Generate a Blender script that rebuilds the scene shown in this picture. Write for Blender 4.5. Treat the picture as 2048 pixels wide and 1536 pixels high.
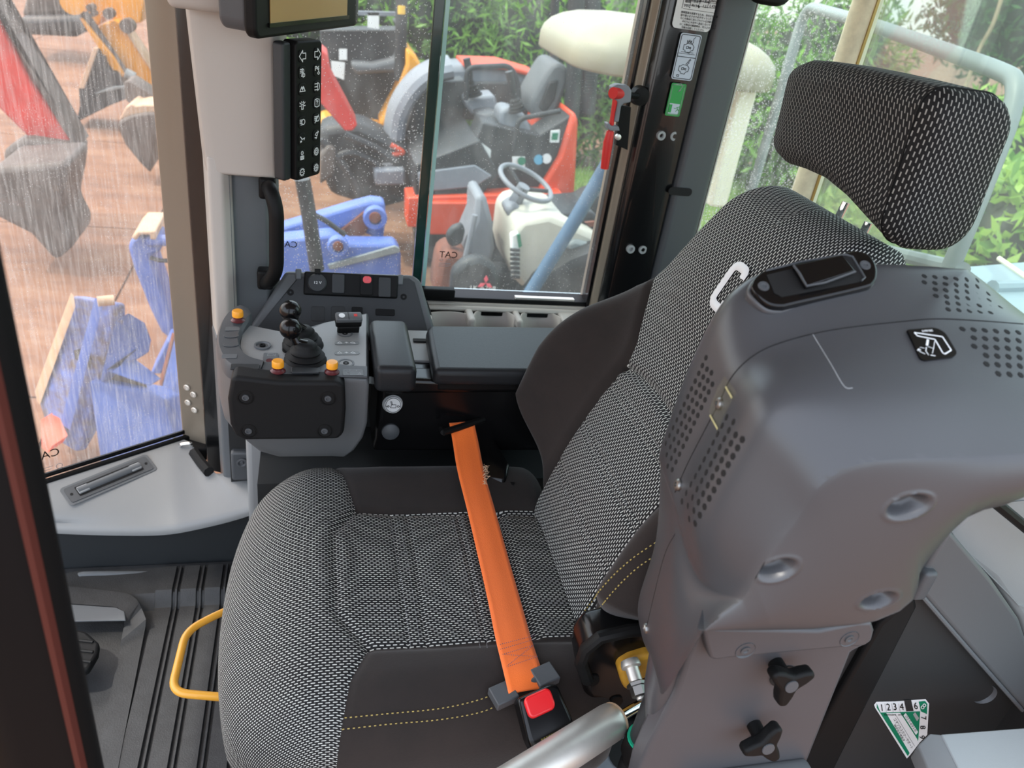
import bpy, bmesh, math, random
import numpy as np
from mathutils import Vector, Matrix
random.seed(7); rng = np.random.default_rng(7)
SC = bpy.context.scene
for o in list(bpy.data.objects): bpy.data.objects.remove(o, do_unlink=True)
COL = SC.collection

# ------------------------------------------------------------------ camera
FPX = 1539.0; CAMH = 1.3                     # focal length in pixels of the 2048x1536 frame, eye height over the cab floor
def _v(p): return np.array([(p[0]-1024)/FPX, (p[1]-768)/FPX, 1.0])
_d = _v((595, 3470)); _d /= np.linalg.norm(_d)
_Z = -_d; _X = _v((7076, 787)); _X = _X - _Z*(_X@_Z); _X /= np.linalg.norm(_X)
RM = np.array([_X, np.cross(_Z, _X), _Z]); CAM = np.array([0, 0, CAMH])
cd = bpy.data.cameras.new('camera'); cam = bpy.data.objects.new('camera', cd); COL.objects.link(cam)
cd.sensor_width = 36; cd.lens = FPX/2048*36; cd.clip_start = 0.02; cd.clip_end = 200
cam.matrix_world = Matrix.Translation(CAM) @ Matrix([[RM[i][0], -RM[i][1], -RM[i][2]] for i in range(3)]).to_4x4()
cd.dof.use_dof = True; cd.dof.focus_distance = 1.15; cd.dof.aperture_fstop = 6.5
SC.camera = cam

# ------------------------------------------------------------------ sky, sun, exposure
W = bpy.data.worlds.new('sky'); SC.world = W; W.use_nodes = True
wn = W.node_tree.nodes; wn.clear()
wo = wn.new('ShaderNodeOutputWorld'); bg = wn.new('ShaderNodeBackground'); sky = wn.new('ShaderNodeTexSky')
sky.sky_type = 'NISHITA'; sky.sun_disc = False; sky.sun_elevation = math.radians(58); sky.sun_rotation = math.radians(-60)
sky.air_density = 1.0; sky.dust_density = 3.0; sky.ozone_density = 1.0
hz = wn.new('ShaderNodeMix'); hz.data_type = 'RGBA'; hz.inputs[0].default_value = 0.55
hz.inputs[7].default_value = (4.0, 4.1, 4.2, 1)
W.node_tree.links.new(sky.outputs[0], hz.inputs[6]); W.node_tree.links.new(hz.outputs[2], bg.inputs[0])
bg.inputs[1].default_value = 0.50
W.node_tree.links.new(bg.outputs[0], wo.inputs[0])
sd = bpy.data.lights.new('sun', 'SUN'); sd.energy = 1.7; sd.angle = math.radians(0.8); sd.color = (1, 0.95, 0.86)
sun = bpy.data.objects.new('sun', sd); COL.objects.link(sun)
SUN_TO = Vector((-0.62, -0.10, 1.12)).normalized()      # direction towards the sun
sun.rotation_euler = SUN_TO.to_track_quat('Z', 'Y').to_euler()
vs = SC.view_settings
vs.view_transform = 'Standard'; vs.look = 'None'; vs.gamma = 1.0; vs.use_curve_mapping = False; vs.exposure = 0.55
# ------------------------------------------------------------------ helpers
def _ray(x, y): return RM @ _v((x, y))
def PZ(x, y, z): r = _ray(x, y); return CAM + r*((z-CAMH)/r[2])
def PY(x, y, Y): r = _ray(x, y); return CAM + r*(Y/r[1])
def PX(x, y, X): r = _ray(x, y); return CAM + r*(X/r[0])
def PP(x, y, p0, n):
    r = _ray(x, y); n = np.array(n, float); return CAM + r*(((np.array(p0)-CAM)@n)/(r@n))
def plane3(a, b, c):
    a, b, c = map(np.array, (a, b, c)); n = np.cross(b-a, c-a); return a, n/np.linalg.norm(n)
A = np.array
def nrm(v): v = np.array(v, float); return v/np.linalg.norm(v)
def sstep(a, b, x): t = np.clip((x-a)/(b-a), 0, 1); return t*t*(3-2*t)

def tag(o, label=None, cat=None, group=None, kind=None):
    if label: o['label'] = label
    if cat: o['category'] = cat
    if group: o['group'] = group
    if kind: o['kind'] = kind
    return o
def adopt(o, parent):
    o.parent = parent
    bpy.context.view_layer.update() if False else None
    o.matrix_parent_inverse = WM(parent).inverted()
def WM(o):
    m = Matrix.Translation(o.location)
    if o.parent: m = WM(o.parent) @ o.matrix_parent_inverse @ m
    return m
def thing(name, label, cat, loc=(0, 0, 0), group=None):
    o = bpy.data.objects.new(name, None); COL.objects.link(o); o.location = Vector([float(c) for c in loc]); o.empty_display_size = .05
    return tag(o, label, cat, group)

class MB:
    def __init__(s): s.v = []; s.f = []; s.uv = None
    def add(s, vs, fs):
        b = len(s.v); s.v += [tuple(float(c) for c in p) for p in vs]; s.f += [tuple(i+b for i in f) for f in fs]; return s
    def box(s, c, size, ax=None):
        c = A(c, float) if False else np.array(c, float); h = np.array(size)/2.0
        ax = np.eye(3) if ax is None else np.array(ax, float)
        vs = [c + ax[0]*h[0]*i + ax[1]*h[1]*j + ax[2]*h[2]*k for i in (-1, 1) for j in (-1, 1) for k in (-1, 1)]
        return s.add(vs, [(0,1,3,2),(4,6,7,5),(0,4,5,1),(2,3,7,6),(0,2,6,4),(1,5,7,3)])
    def prism(s, poly, off):
        poly = [np.array(p, float) for p in poly]; n = len(poly); off = np.array(off, float)
        vs = poly + [p+off for p in poly]
        fs = [tuple(range(n-1, -1, -1)), tuple(range(n, 2*n))] + [(i, (i+1) % n, n+(i+1) % n, n+i) for i in range(n)]
        return s.add(vs, fs)
    def loft(s, rings, closed=True, caps=(True, True)):
        n = len(rings[0]); vs = [p for r in rings for p in r]; fs = []
        for k in range(len(rings)-1):
            for i in range(n if closed else n-1):
                j = (i+1) % n; fs.append((k*n+i, k*n+j, (k+1)*n+j, (k+1)*n+i))
        if caps[0]: fs.append(tuple(range(n-1, -1, -1)))
        if caps[1]: fs.append(tuple((len(rings)-1)*n+i for i in range(n)))
        return s.add(vs, fs)
    def tube(s, path, r, n=12, caps=True, closed=False, flat=1.0, up=None):
        path = [np.array(p, float) for p in path]; m = len(path); rs = r if hasattr(r, '__len__') else [r]*m
        rings = []; ref = None
        for i in range(m):
            t = nrm(path[min(i+1, m-1)]-path[max(i-1, 0)]) if not closed else nrm(path[(i+1) % m]-path[i-1])
            if ref is None:
                ref = np.array(up if up is not None else ([0, 0, 1] if abs(t[2]) < .9 else [1, 0, 0]), float)
            a = nrm(ref - t*(ref@t)); b = np.cross(t, a); ref = a
            rings.append([path[i] + rs[i]*(math.cos(2*math.pi*k/n)*a*flat + math.sin(2*math.pi*k/n)*b) for k in range(n)])
        if closed:
            rings.append(rings[0]); return s.loft(rings, True, (False, False))
        return s.loft(rings, True, (caps, caps))
    def cyl(s, p0, p1, r0, r1=None, n=20): return s.tube([p0, p1], [r0, r0 if r1 is None else r1], n)
    def lathe(s, c, ax, prof, n=24, caps=(True, True)):      # prof: (radius, height along ax)
        ax = nrm(ax); a = nrm(np.cross(ax, [0.3, .5, .81])); b = np.cross(ax, a); c = np.array(c, float)
        return s.loft([[c + ax*h + r*(math.cos(2*math.pi*k/n)*a + math.sin(2*math.pi*k/n)*b) for k in range(n)] for r, h in prof], True, caps)
    def sphere(s, c, r, n=16, sc=(1, 1, 1)):
        rings = [[np.array(c) + np.array([sc[0]*r*math.sin(t)*math.cos(2*math.pi*k/n), sc[1]*r*math.sin(t)*math.sin(2*math.pi*k/n), sc[2]*r*math.cos(t)]) for k in range(n)] for t in np.linspace(0.05, math.pi-.05, n//2+1)]
        return s.loft(rings)
    def build(s, name, mat, parent=None, bevel=0, seg=3, sub=0, sharp=35, uvs=None, smooth=True, solid=0, bang=30):
        me = bpy.data.meshes.new(name); me.from_pydata(s.v, [], s.f); me.validate(); 
        bm = bmesh.new(); bm.from_mesh(me); bmesh.ops.recalc_face_normals(bm, faces=bm.faces); bm.to_mesh(me); bm.free()
        if smooth:
            for p in me.polygons: p.use_smooth = True
            if not sub: me.set_sharp_from_angle(angle=math.radians(sharp))
        if uvs is not None:
            l = me.uv_layers.new(name='UVMap'); idx = np.empty(len(me.loops), int); me.loops.foreach_get('vertex_index', idx)
            l.data.foreach_set('uv', np.asarray(uvs)[idx].astype(np.float32).ravel())
        o = bpy.data.objects.new(name, me); COL.objects.link(o)
        if mat: me.materials.append(M[mat] if isinstance(mat, str) else mat)
        if solid:
            m = o.modifiers.new('thick', 'SOLIDIFY'); m.thickness = solid; m.offset = -1
        if bevel:
            m = o.modifiers.new('bevel', 'BEVEL'); m.width = bevel; m.segments = seg; m.limit_method = 'ANGLE'; m.angle_limit = math.radians(bang); m.harden_normals = False
            if smooth: me.set_sharp_from_angle(angle=math.radians(80))
        if sub:
            m = o.modifiers.new('sub', 'SUBSURF'); m.levels = m.render_levels = sub
        if parent: adopt(o, parent)
        return o
def spline(pts, n=8, closed=False):
    P = [np.array(p, float) for p in pts]; m = len(P); out = []
    for i in range(m if closed else m-1):
        g = (lambda k: P[k % m]) if closed else (lambda k: P[min(max(k, 0), m-1)])
        a, b, c, d = g(i-1), g(i), g(i+1), g(i+2)
        for t in np.linspace(0, 1, n, endpoint=False):
            out.append(.5*((2*b)+(-a+c)*t+(2*a-5*b+4*c-d)*t*t+(-a+3*b-3*c+d)*t**3))
    if not closed: out.append(P[-1])
    return out
def fillet(pts, r, n=6):                    # round the corners of an open 3-D polyline
    P = [np.array(p, float) for p in pts]; out = [P[0]]
    for i in range(1, len(P)-1):
        a, b, c = P[i-1], P[i], P[i+1]; u = nrm(a-b); w = nrm(c-b)
        d = min(r, .49*np.linalg.norm(a-b), .49*np.linalg.norm(c-b)); s, e = b+u*d, b+w*d
        out += [(1-t)**2*s + 2*t*(1-t)*b + t*t*e for t in np.linspace(0, 1, n)]
    return out+[P[-1]]
def resample(pts, n):
    P = np.array(pts, float); d = np.r_[0, np.cumsum(np.linalg.norm(np.diff(P, axis=0), axis=1))]; t = np.linspace(0, d[-1], n)
    return np.stack([np.interp(t, d, P[:, k]) for k in range(P.shape[1])], 1)
def rrect(w, h, r, n=6):                    # rounded rectangle outline in 2-D
    out = []
    for cx, cy, a0 in ((w/2-r, h/2-r, 0), (-w/2+r, h/2-r, 90), (-w/2+r, -h/2+r, 180), (w/2-r, -h/2+r, 270)):
        out += [(cx+r*math.cos(math.radians(a0+90*k/n)), cy+r*math.sin(math.radians(a0+90*k/n))) for k in range(n+1)]
    return out
def plate(pts, n, t):                       # polygon pts lying on a face with normal n -> a prism of thickness t standing proud of it
    return MB().prism(pts, np.array(n)*t)
def rbox(c, size, r, ax=None, n=4):
    """box with all edges rounded, one mesh"""
    me = bpy.data.meshes.new('t'); bm = bmesh.new(); bmesh.ops.create_cube(bm, size=1)
    for v in bm.verts: v.co = Vector((v.co.x*size[0], v.co.y*size[1], v.co.z*size[2]))
    bmesh.ops.bevel(bm, geom=list(bm.edges)+list(bm.verts), offset=r, segments=n, profile=.5, affect='EDGES')
    ax = np.eye(3) if ax is None else np.array(ax, float); bm.verts.index_update()
    vs = [np.array(c)+v.co.x*ax[0]+v.co.y*ax[1]+v.co.z*ax[2] for v in bm.verts]; fs = [[v.index for v in f.verts] for f in bm.faces]
    bm.free(); return MB().add(vs, fs)
def frame_of(n, up=(0, 0, 1)):              # axes (right, up, normal) of a face with outward normal n
    n = nrm(n); u = nrm(np.array(up)-n*(n@np.array(up))); return np.array([np.cross(u, n), u, n])
def text_mesh(body, size, mat, name, parent, c, ax, depth=0.0003, mirror=False, spin=0, align='CENTER', sx=1.0):
    cu = bpy.data.curves.new('t', 'FONT'); cu.body = body; cu.size = size; cu.align_x = align; cu.align_y = 'CENTER'; cu.extrude = depth/2; cu.resolution_u = 3
    t = bpy.data.objects.new('t', cu); COL.objects.link(t); dg = bpy.context.evaluated_depsgraph_get(); me = bpy.data.meshes.new_from_object(t.evaluated_get(dg))
    bpy.data.objects.remove(t); bpy.data.curves.remove(cu); me.name = name
    ca, sa = math.cos(spin), math.sin(spin); c = np.array(c, float); ax = np.array(ax)
    for v in me.vertices:
        x = (-v.co.x if mirror else v.co.x)*sx; y = v.co.y; x, y = x*ca-y*sa, x*sa+y*ca
        v.co = Vector(c+ax[0]*x+ax[1]*y+ax[2]*(v.co.z+depth/2))
    o = bpy.data.objects.new(name, me); COL.objects.link(o); me.materials.clear(); me.materials.append(M[mat])
    if parent: adopt(o, parent)
    return o
def strokes(lines, w, c, ax, t=0.0004):     # line drawing on a face: lines are lists of 2-D points
    mb = MB(); c = np.array(c, float)
    for L in lines:
        for (x0, y0), (x1, y1) in zip(L[:-1], L[1:]):
            d = np.array([x1-x0, y1-y0]); l = np.linalg.norm(d)
            if l < 1e-9: continue
            d /= l; q = np.array([-d[1], d[0]])*w/2; e = d*w*.3
            cs = [np.array([x0, y0])-e+q, np.array([x0, y0])-e-q, np.array([x1, y1])+e-q, np.array([x1, y1])+e+q]
            mb.prism([c+ax[0]*p[0]+ax[1]*p[1] for p in cs], ax[2]*t)
    return mb
def arc(cx, cy, r, a0=0, a1=360, n=14, ry=None):
    return [(cx+r*math.cos(math.radians(a0+(a1-a0)*k/n)), cy+(ry or r)*math.sin(math.radians(a0+(a1-a0)*k/n))) for k in range(n+1)]

# ------------------------------------------------------------------ materials
M = {}
DIM = dict(trim_grey=.90, ledge_grey=.82, mid_grey=.8, dark_grey=1.0, console_grey=.78, column_grey=.78, arm_grey=.78, panel_dark=.62, wall_dark=.7, rubber=.5, mat_rubber=.6, suede=.8, step_grey=.95, canopy_cream=.5, body_white=.65, paint_orange=.85, paint_blue=.85, grass_soil=.8)
def mat(name, col, rough=.5, metal=0, bump=0, bscale=400, var=0, vscale=8, spec=.5, coat=0, sheen=0, trans=0, emit=None, estr=0, col2=None):
    col = tuple(c*DIM.get(name, 1) for c in col)
    m = bpy.data.materials.new(name); m.use_nodes = True; nt = m.node_tree; b = nt.nodes['Principled BSDF']
    b.inputs['Base Color'].default_value = (*col, 1); b.inputs['Roughness'].default_value = rough; b.inputs['Metallic'].default_value = metal
    b.inputs['Specular IOR Level'].default_value = spec; b.inputs['Coat Weight'].default_value = coat; b.inputs['Sheen Weight'].default_value = sheen
    tc = nt.nodes.new('ShaderNodeTexCoord')
    if emit: b.inputs['Emission Color'].default_value = (*emit, 1); b.inputs['Emission Strength'].default_value = estr
    if var or col2:
        nz = nt.nodes.new('ShaderNodeTexNoise'); nz.inputs['Scale'].default_value = vscale; nz.inputs['Detail'].default_value = 6; nz.inputs['Roughness'].default_value = .65
        nt.links.new(tc.outputs['Object'], nz.inputs['Vector'])
        rp = nt.nodes.new('ShaderNodeValToRGB'); c2 = col2 or tuple(min(1, c*(1+var)) for c in col); c1 = col if col2 else tuple(c*(1-var) for c in col)
        rp.color_ramp.elements[0].color = (*c1, 1); rp.color_ramp.elements[1].color = (*c2, 1)
        rp.color_ramp.elements[0].position = .35; rp.color_ramp.elements[1].position = .68
        nt.links.new(nz.outputs[0], rp.inputs[0]); nt.links.new(rp.outputs[0], b.inputs['Base Color'])
    if bump:
        n2 = nt.nodes.new('ShaderNodeTexNoise'); n2.inputs['Scale'].default_value = bscale; n2.inputs['Detail'].default_value = 2
        bp = nt.nodes.new('ShaderNodeBump'); bp.inputs['Strength'].default_value = bump; bp.inputs['Distance'].default_value = .002
        nt.links.new(tc.outputs['Object'], n2.inputs['Vector']); nt.links.new(n2.outputs[0], bp.inputs['Height']); nt.links.new(bp.outputs[0], b.inputs['Normal'])
    M[name] = m; return m
def s(*c): return tuple(((x/255+.055)/1.055)**2.4 if x/255 > .04045 else x/255/12.92 for x in c)
mat('trim_grey', s(186,180,172), .5, bump=.06, bscale=900)
mat('step_grey', s(178,182,182), .5, bump=.08, bscale=900)
mat('post_black', s(12,12,13), .6, spec=.15)
mat('ledge_grey', s(152,154,154), .48, bump=.08, bscale=900)
mat('mid_grey', s(104,108,111), .5, bump=.08, bscale=900)
mat('dark_grey', s(72,75,78), .5, bump=.08, bscale=900)
mat('console_grey', s(96,99,101), .45, bump=.06, bscale=900)
mat('arm_grey', s(76,77,80), .34, bump=.07, bscale=1100)
mat('column_grey', s(82,82,85), .42, bump=.07, bscale=1000)
mat('panel_dark', s(44,48,51), .5, bump=.1, bscale=900)
mat('wall_dark', s(40,42,43), .55, bump=.1, bscale=900)
mat('black', s(19,19,19), .5, spec=.16, bump=.05, bscale=900)
mat('black_gloss', s(12,12,13), .2, spec=.35)
mat('gap_black', s(9,9,9), .8)
mat('rubber', s(30,31,32), .62, spec=.25, bump=.1, bscale=500)
mat('pad_rubber', s(34,36,38), .38, spec=.25, bump=.12, bscale=700)
mat('mat_rubber', s(66,67,68), .6, bump=.25, bscale=350, var=.18, vscale=30)
mat('pillar_brown', s(136,126,112), .32, metal=.25)
mat('pillar_black', s(15,16,17), .22, coat=.4)
mat('screen_tan_refl', s(172,138,88), .3)  # brownish reflection on the unlit display, put into its base colour
mat('steel', s(222,218,210), .42, metal=.75, var=.06, vscale=20)
mat('chrome', s(225,225,225), .08, metal=1)
mat('bolt', s(150,150,148), .35, metal=1)
mat('white_print', s(232,234,234), .5)
mat('strip_grey', s(122,126,127), .5)
mat('strip_orange', s(74,24,15), .6)
mat('grey_print', s(150,153,154), .5)
mat('paper_white', s(212,214,214), .45)
mat('paper_blue', s(186,196,208), .4)
mat('sticker_green', s(40,150,70), .4)
mat('sticker_teal', s(0,118,84), .4)
mat('red', s(206,40,38), .35)
mat('red_button', s(225,30,36), .28, coat=.3)
mat('orange_belt', s(255,120,44), .6, sheen=.15, bump=.2, bscale=600)
mat('orange_cap', s(240,160,36), .35)
mat('maroon', s(86,30,34), .35)
mat('yellow_bar', s(222,160,52), .35, coat=.2)
mat('yellow_cast', s(206,150,50), .45, var=.12, vscale=30)
mat('thread', s(176,156,86), .6)
mat('thread_dark', s(116,118,120), .7)
mat('thread_blue', s(120,90,110), .7)
mat('suede', s(38,30,26), .9, sheen=.12, bump=.15, bscale=250, var=.2, vscale=14)
mat('gold_line', s(168,140,84), .3, metal=.6)  # yellow line along the cream corner seal
mat('teal_ring', s(30,170,130), .4)
mat('tape', s(196,190,140), .25, coat=.3)
mat('olive_print', s(120,112,40), .5)
mat('pink', s(232,96,110), .5)
# outside
mat('paint_orange', s(222,74,34), .45, var=.08, vscale=4)
mat('paint_red', s(196,52,44), .5, var=.18, vscale=5)
mat('paint_yellow', s(214,146,36), .45, var=.12, vscale=4)
mat('paint_blue', s(92,118,190), .5, var=.14, vscale=6)
mat('scratched_blue', s(106,128,196), .55, col2=s(104,88,78), vscale=16)
mat('rust', s(112,62,44), .8, var=.3, vscale=10)
mat('worn_steel', s(84,76,70), .6, var=.3, vscale=7)
mat('edge_worn', s(190,160,130), .6, var=.15, vscale=14)
mat('canopy_cream', s(206,198,168), .5, var=.04, vscale=3)
mat('body_white', s(226,222,206), .45, var=.05, vscale=5)
mat('out_black', s(38,40,42), .5, var=.2, vscale=6)
mat('out_grey', s(120,124,130), .5, var=.1, vscale=6)
mat('out_seat', s(86,88,90), .6)
mat('tube_blue', s(70,98,124), .5, var=.1, vscale=9)
mat('tube_grey', s(122,130,130), .45)
mat('cream_post', s(226,220,196), .5)
mat('plastic_blue', s(124,144,154), .4)
mat('trunk', s(90,76,58), .9, var=.3, vscale=12)
mat('wall_far', s(120,116,112), .8, var=.1, vscale=2)
mat('roof_far', s(110,70,64), .8, var=.2, vscale=3)
mat('white_label', s(225,226,222), .5)
mat('yellow_label', s(226,178,60), .5)
mat('cyan_label', s(80,160,190), .5)
mat('grass_soil', s(118,120,70), .95, col2=s(96,132,62), vscale=5, bump=.4, bscale=60)

def fabric(name, base, dash, pu, pv, lu, lv, sheen=0.0):
    """woven cloth: rows of short pale dashes, staggered, on a near-black ground (UV in metres)"""
    m = bpy.data.materials.new(name); m.use_nodes = True; nt = m.node_tree; b = nt.nodes['Principled BSDF']; b.inputs['Roughness'].default_value = .8
    b.inputs['Specular IOR Level'].default_value = .35
    uv = nt.nodes.new('ShaderNodeUVMap'); sp = nt.nodes.new('ShaderNodeSeparateXYZ'); nt.links.new(uv.outputs[0], sp.inputs[0])
    def mth(op, a, b_=None, c=None):
        n = nt.nodes.new('ShaderNodeMath'); n.operation = op
        for i, q in enumerate((a, b_, c)):
            if q is None: continue
            if isinstance(q, (int, float)): n.inputs[i].default_value = q
            else: nt.links.new(q, n.inputs[i])
        return n.outputs[0]
    v = mth('DIVIDE', sp.outputs[1], pv); row = mth('FLOOR', v); fv = mth('ABSOLUTE', mth('SUBTRACT', mth('FRACT', v), .5))
    u = mth('ADD', mth('DIVIDE', sp.outputs[0], pu), mth('MULTIPLY', row, .5)); fu = mth('ABSOLUTE', mth('SUBTRACT', mth('FRACT', u), .5))
    mask = mth('MULTIPLY', mth('LESS_THAN', fv, lv/2), mth('LESS_THAN', fu, lu/2))
    mx = nt.nodes.new('ShaderNodeMix'); mx.data_type = 'RGBA'; mx.inputs[6].default_value = (*base, 1); mx.inputs[7].default_value = (*dash, 1)
    nt.links.new(mask, mx.inputs[0]); nt.links.new(mx.outputs[2], b.inputs['Base Color'])
    bp = nt.nodes.new('ShaderNodeBump'); bp.inputs['Strength'].default_value = .35; bp.inputs['Distance'].default_value = .001
    nt.links.new(mask, bp.inputs['Height']); nt.links.new(bp.outputs[0], b.inputs['Normal'])
    M[name] = m
fabric('seat_mesh', s(26,26,27), s(205,206,200), .0094, .0043, .62, .36)
fabric('head_mesh', s(18,18,19), s(160,160,154), .0100, .0046, .58, .27)

def glass(name, haze, streak, drops, tint=(1, 1, 1), sscale=(60, 60, 6), dscale=110, dthr=.16):
    """thin pane: mostly transparent, a faint reflection, dried dust streaks and rain drops"""
    m = bpy.data.materials.new(name); m.use_nodes = True; nt = m.node_tree; nt.nodes.clear(); N = nt.nodes.new; L = nt.links.new
    out = N('ShaderNodeOutputMaterial'); tr = N('ShaderNodeBsdfTransparent'); tr.inputs[0].default_value = (*tint, 1)
    gl = N('ShaderNodeBsdfGlossy'); gl.inputs['Roughness'].default_value = .03; df = N('ShaderNodeBsdfDiffuse'); df.inputs[0].default_value = (.85, .85, .82, 1)
    tl = N('ShaderNodeBsdfTranslucent'); tl.inputs[0].default_value = (.9, .9, .86, 1); du = N('ShaderNodeMixShader'); du.inputs[0].default_value = .55; L(df.outputs[0], du.inputs[1]); L(tl.outputs[0], du.inputs[2])
    tc = N('ShaderNodeTexCoord'); mp = N('ShaderNodeMapping'); mp.inputs['Scale'].default_value = sscale; L(tc.outputs['Object'], mp.inputs[0])
    nz = N('ShaderNodeTexNoise'); nz.inputs['Scale'].default_value = 1.0; nz.inputs['Detail'].default_value = 5; L(mp.outputs[0], nz.inputs['Vector'])
    mr = N('ShaderNodeMapRange'); mr.inputs[1].default_value = .45; mr.inputs[2].default_value = .75; mr.inputs[3].default_value = haze; mr.inputs[4].default_value = haze+streak; L(nz.outputs[0], mr.inputs[0])
    vo = N('ShaderNodeTexVoronoi'); vo.inputs['Scale'].default_value = dscale; L(tc.outputs['Object'], vo.inputs['Vector'])
    n2 = N('ShaderNodeTexNoise'); n2.inputs['Scale'].default_value = 9; L(tc.outputs['Object'], n2.inputs['Vector'])
    th = N('ShaderNodeMath'); th.operation = 'MULTIPLY'; th.inputs[1].default_value = dthr*2; L(n2.outputs[0], th.inputs[0])
    lt = N('ShaderNodeMath'); lt.operation = 'LESS_THAN'; L(vo.outputs['Distance'], lt.inputs[0]); L(th.outputs[0], lt.inputs[1])
    dm = N('ShaderNodeMath'); dm.operation = 'MULTIPLY'; dm.inputs[1].default_value = drops; L(lt.outputs[0], dm.inputs[0])
    ad = N('ShaderNodeMath'); ad.operation = 'ADD'; ad.use_clamp = True; L(mr.outputs[0], ad.inputs[0]); L(dm.outputs[0], ad.inputs[1])
    m1 = N('ShaderNodeMixShader'); L(ad.outputs[0], m1.inputs[0]); L(tr.outputs[0], m1.inputs[1]); L(du.outputs[0], m1.inputs[2])
    fr = N('ShaderNodeFresnel'); fr.inputs[0].default_value = 1.35; fm = N('ShaderNodeMath'); fm.operation = 'MULTIPLY'; fm.inputs[1].default_value = .5; L(fr.outputs[0], fm.inputs[0])
    m2 = N('ShaderNodeMixShader'); L(fm.outputs[0], m2.inputs[0]); L(m1.outputs[0], m2.inputs[1]); L(gl.outputs[0], m2.inputs[2]); L(m2.outputs[0], out.inputs[0])
    M[name] = m
glass('glass_front', .06, .18, .14, (.99, .97, .94), (230, 230, 16), 240, .20)
glass('glass_side', .04, .05, .30, (.95, .98, .96), (30, 30, 14), 150, .17)
glass('glass_slide', .05, .05, .25, (.93, .98, .96), (30, 30, 14), 150, .10)
glass('glass_quarter', .05, .15, .34, (.93, .99, .95), (120, 120, 30), 170, .26)
glass('glass_rear', .10, .05, 0, (.9, .99, .94), (20, 20, 8), 90, .1)
mat('glass_edge', s(22,52,48), .15, coat=.4)
mat('glass_edge_light', s(150,190,184), .15, coat=.4)
mat('seal_cream', s(222,212,182), .5, var=.12, vscale=30)
# ------------------------------------------------------------------ the cab shell
YW = 1.60                                   # inner face of the right cab wall
G0 = PZ(385, 865, .21); G1 = PZ(100, 955, .21)             # foot of the front pane
GD = nrm([G1[0]-G0[0], G1[1]-G0[1], 0]); GN = A([GD[1], -GD[0], 0.]);  # along the pane towards the left; normal
if GN[1] > 0: GN = -GN                      # into the cab
def struct(mb, name, m, parent=None, **k):
    o = mb.build(name, m, parent, **k)
    if not parent: tag(o, kind='structure')
    return o
# floor and its ribbed mat
floor = struct(MB().box((.1, .98, -.03), (2.1, 1.3, .05)), 'floor', 'mat_rubber')
def matz(y): return float(.002 + .028*sstep(1.262, 1.285, y))
def strip(x0f, x0n, x1f, x1n, y0=.36, y1=1.355):
    ys = [y0, .8, 1.1, 1.255, 1.262, 1.27, 1.278, 1.285, y1]; mb = MB(); rings = []
    for y in ys:
        t = (y-y0)/(y1-y0); a = x0n+(x0f-x0n)*t; b = x1n+(x1f-x1n)*t; z = matz(y)
        rings.append([(a, y, z-.004), (a+.0015, y, z+.0035), (b-.0015, y, z+.0035), (b, y, z-.004)])
    return mb.loft(rings)
struct(MB().loft([[(-.92, y, -.006), (-.92, y, matz(y)-.004), (.2, y, matz(y)-.004), (.2, y, -.006)] for y in (.35, 1.25, 1.262, 1.27, 1.278, 1.285, 1.37)]), 'mat_base', 'mat_rubber', floor)
ribs = [(315, 350), (354, 360), (364, 397), (401, 407), (411, 444), (448, 454), (458, 492), (496, 502), (506, 540), (544, 550), (554, 588)]
for a, b in ribs:
    xa = PZ(a, 1160, .03)[0]; xb = PZ(b, 1160, .03)[0]
    struct(strip(xa, xa, xb, xb), 'rib', 'mat_rubber', floor)
for x0 in (-.40,):                          # the moulded L-shaped border round the pedal well
    path = [PZ(110, 1172, .03), PZ(270, 1190, .03), PZ(294, 1243, .03), PZ(290, 1262, .003), PZ(240, 1520, .003), PZ(226, 1600, .003)]
    outer = fillet(path, .03); inner = fillet([PZ(110, 1208, .03), PZ(243, 1217, .03), PZ(250, 1243, .03), PZ(247, 1262, .003), PZ(196, 1520, .003), PZ(180, 1600, .003)], .02)
    n = 40; o_ = resample(outer, n); i_ = resample(inner, n)
    struct(MB().loft([[i_[k]-A([0, 0, .004]), i_[k]+A([0, 0, .004]), o_[k]+A([0, 0, .004]), o_[k]-A([0, 0, .004])] for k in range(n)]), 'mat_border', 'mat_rubber', floor)
struct(MB().prism([PZ(100, 1208, .032), PZ(233, 1217, .032), PZ(250, 1225, .032), PZ(252, 1243, .032), PZ(100, 1246, .032)], (0, 0, .004)), 'foot_rest', 'mid_grey', floor, bevel=.002)
# lower right side: dark kick panel, moulded ledge, kick strip
ZF = .150
struct(MB().prism([(-.95, 1.372, -.01), (-.1, 1.372, -.01), (-.1, 1.372, ZF), (-.95, 1.372, ZF)], (0, .03, 0)), 'wall_right', 'panel_dark')
bl = spline([(-.95, 1.36, .045), PY(135, 1150, 1.362), PY(170, 1143, 1.362), PY(300, 1142, 1.362), PY(460, 1141, 1.362), (-.1, 1.362, .03)], 6)
struct(MB().tube([p+A([0, -.012, .004]) for p in bl], .006, 8), 'baseboard_right', 'mid_grey')
LP0, LN = plane3(G0, G1, PY(300, 1052, 1.36))
if LN[2] < 0: LN = -LN
gin = lambda t, z=.21, off=.0: A([G0[0], G0[1], 0]) + GD*t + GN*off + A([0, 0, z])
fe = [PY(x, y, 1.362) for x, y in ((-60, 1036), (60, 1040), (120, 1044), (230, 1048), (330, 1047), (410, 1033), (490, 1012), (560, 985))]
be = resample([gin(.80, .21, .012), gin(.32, .21, .012), gin(.02, .21, .012), PZ(395, 905, .205), PZ(432, 948, .205), PZ(560, 940, .205)], 40)
fe2 = resample(spline(fe, 6), 40)
rows = []
for t in np.linspace(0, 1, 9): rows.append([be[k]*(1-t)+fe2[k]*t + A([0, 0, .006*math.sin(math.pi*t)]) for k in range(40)])
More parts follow.
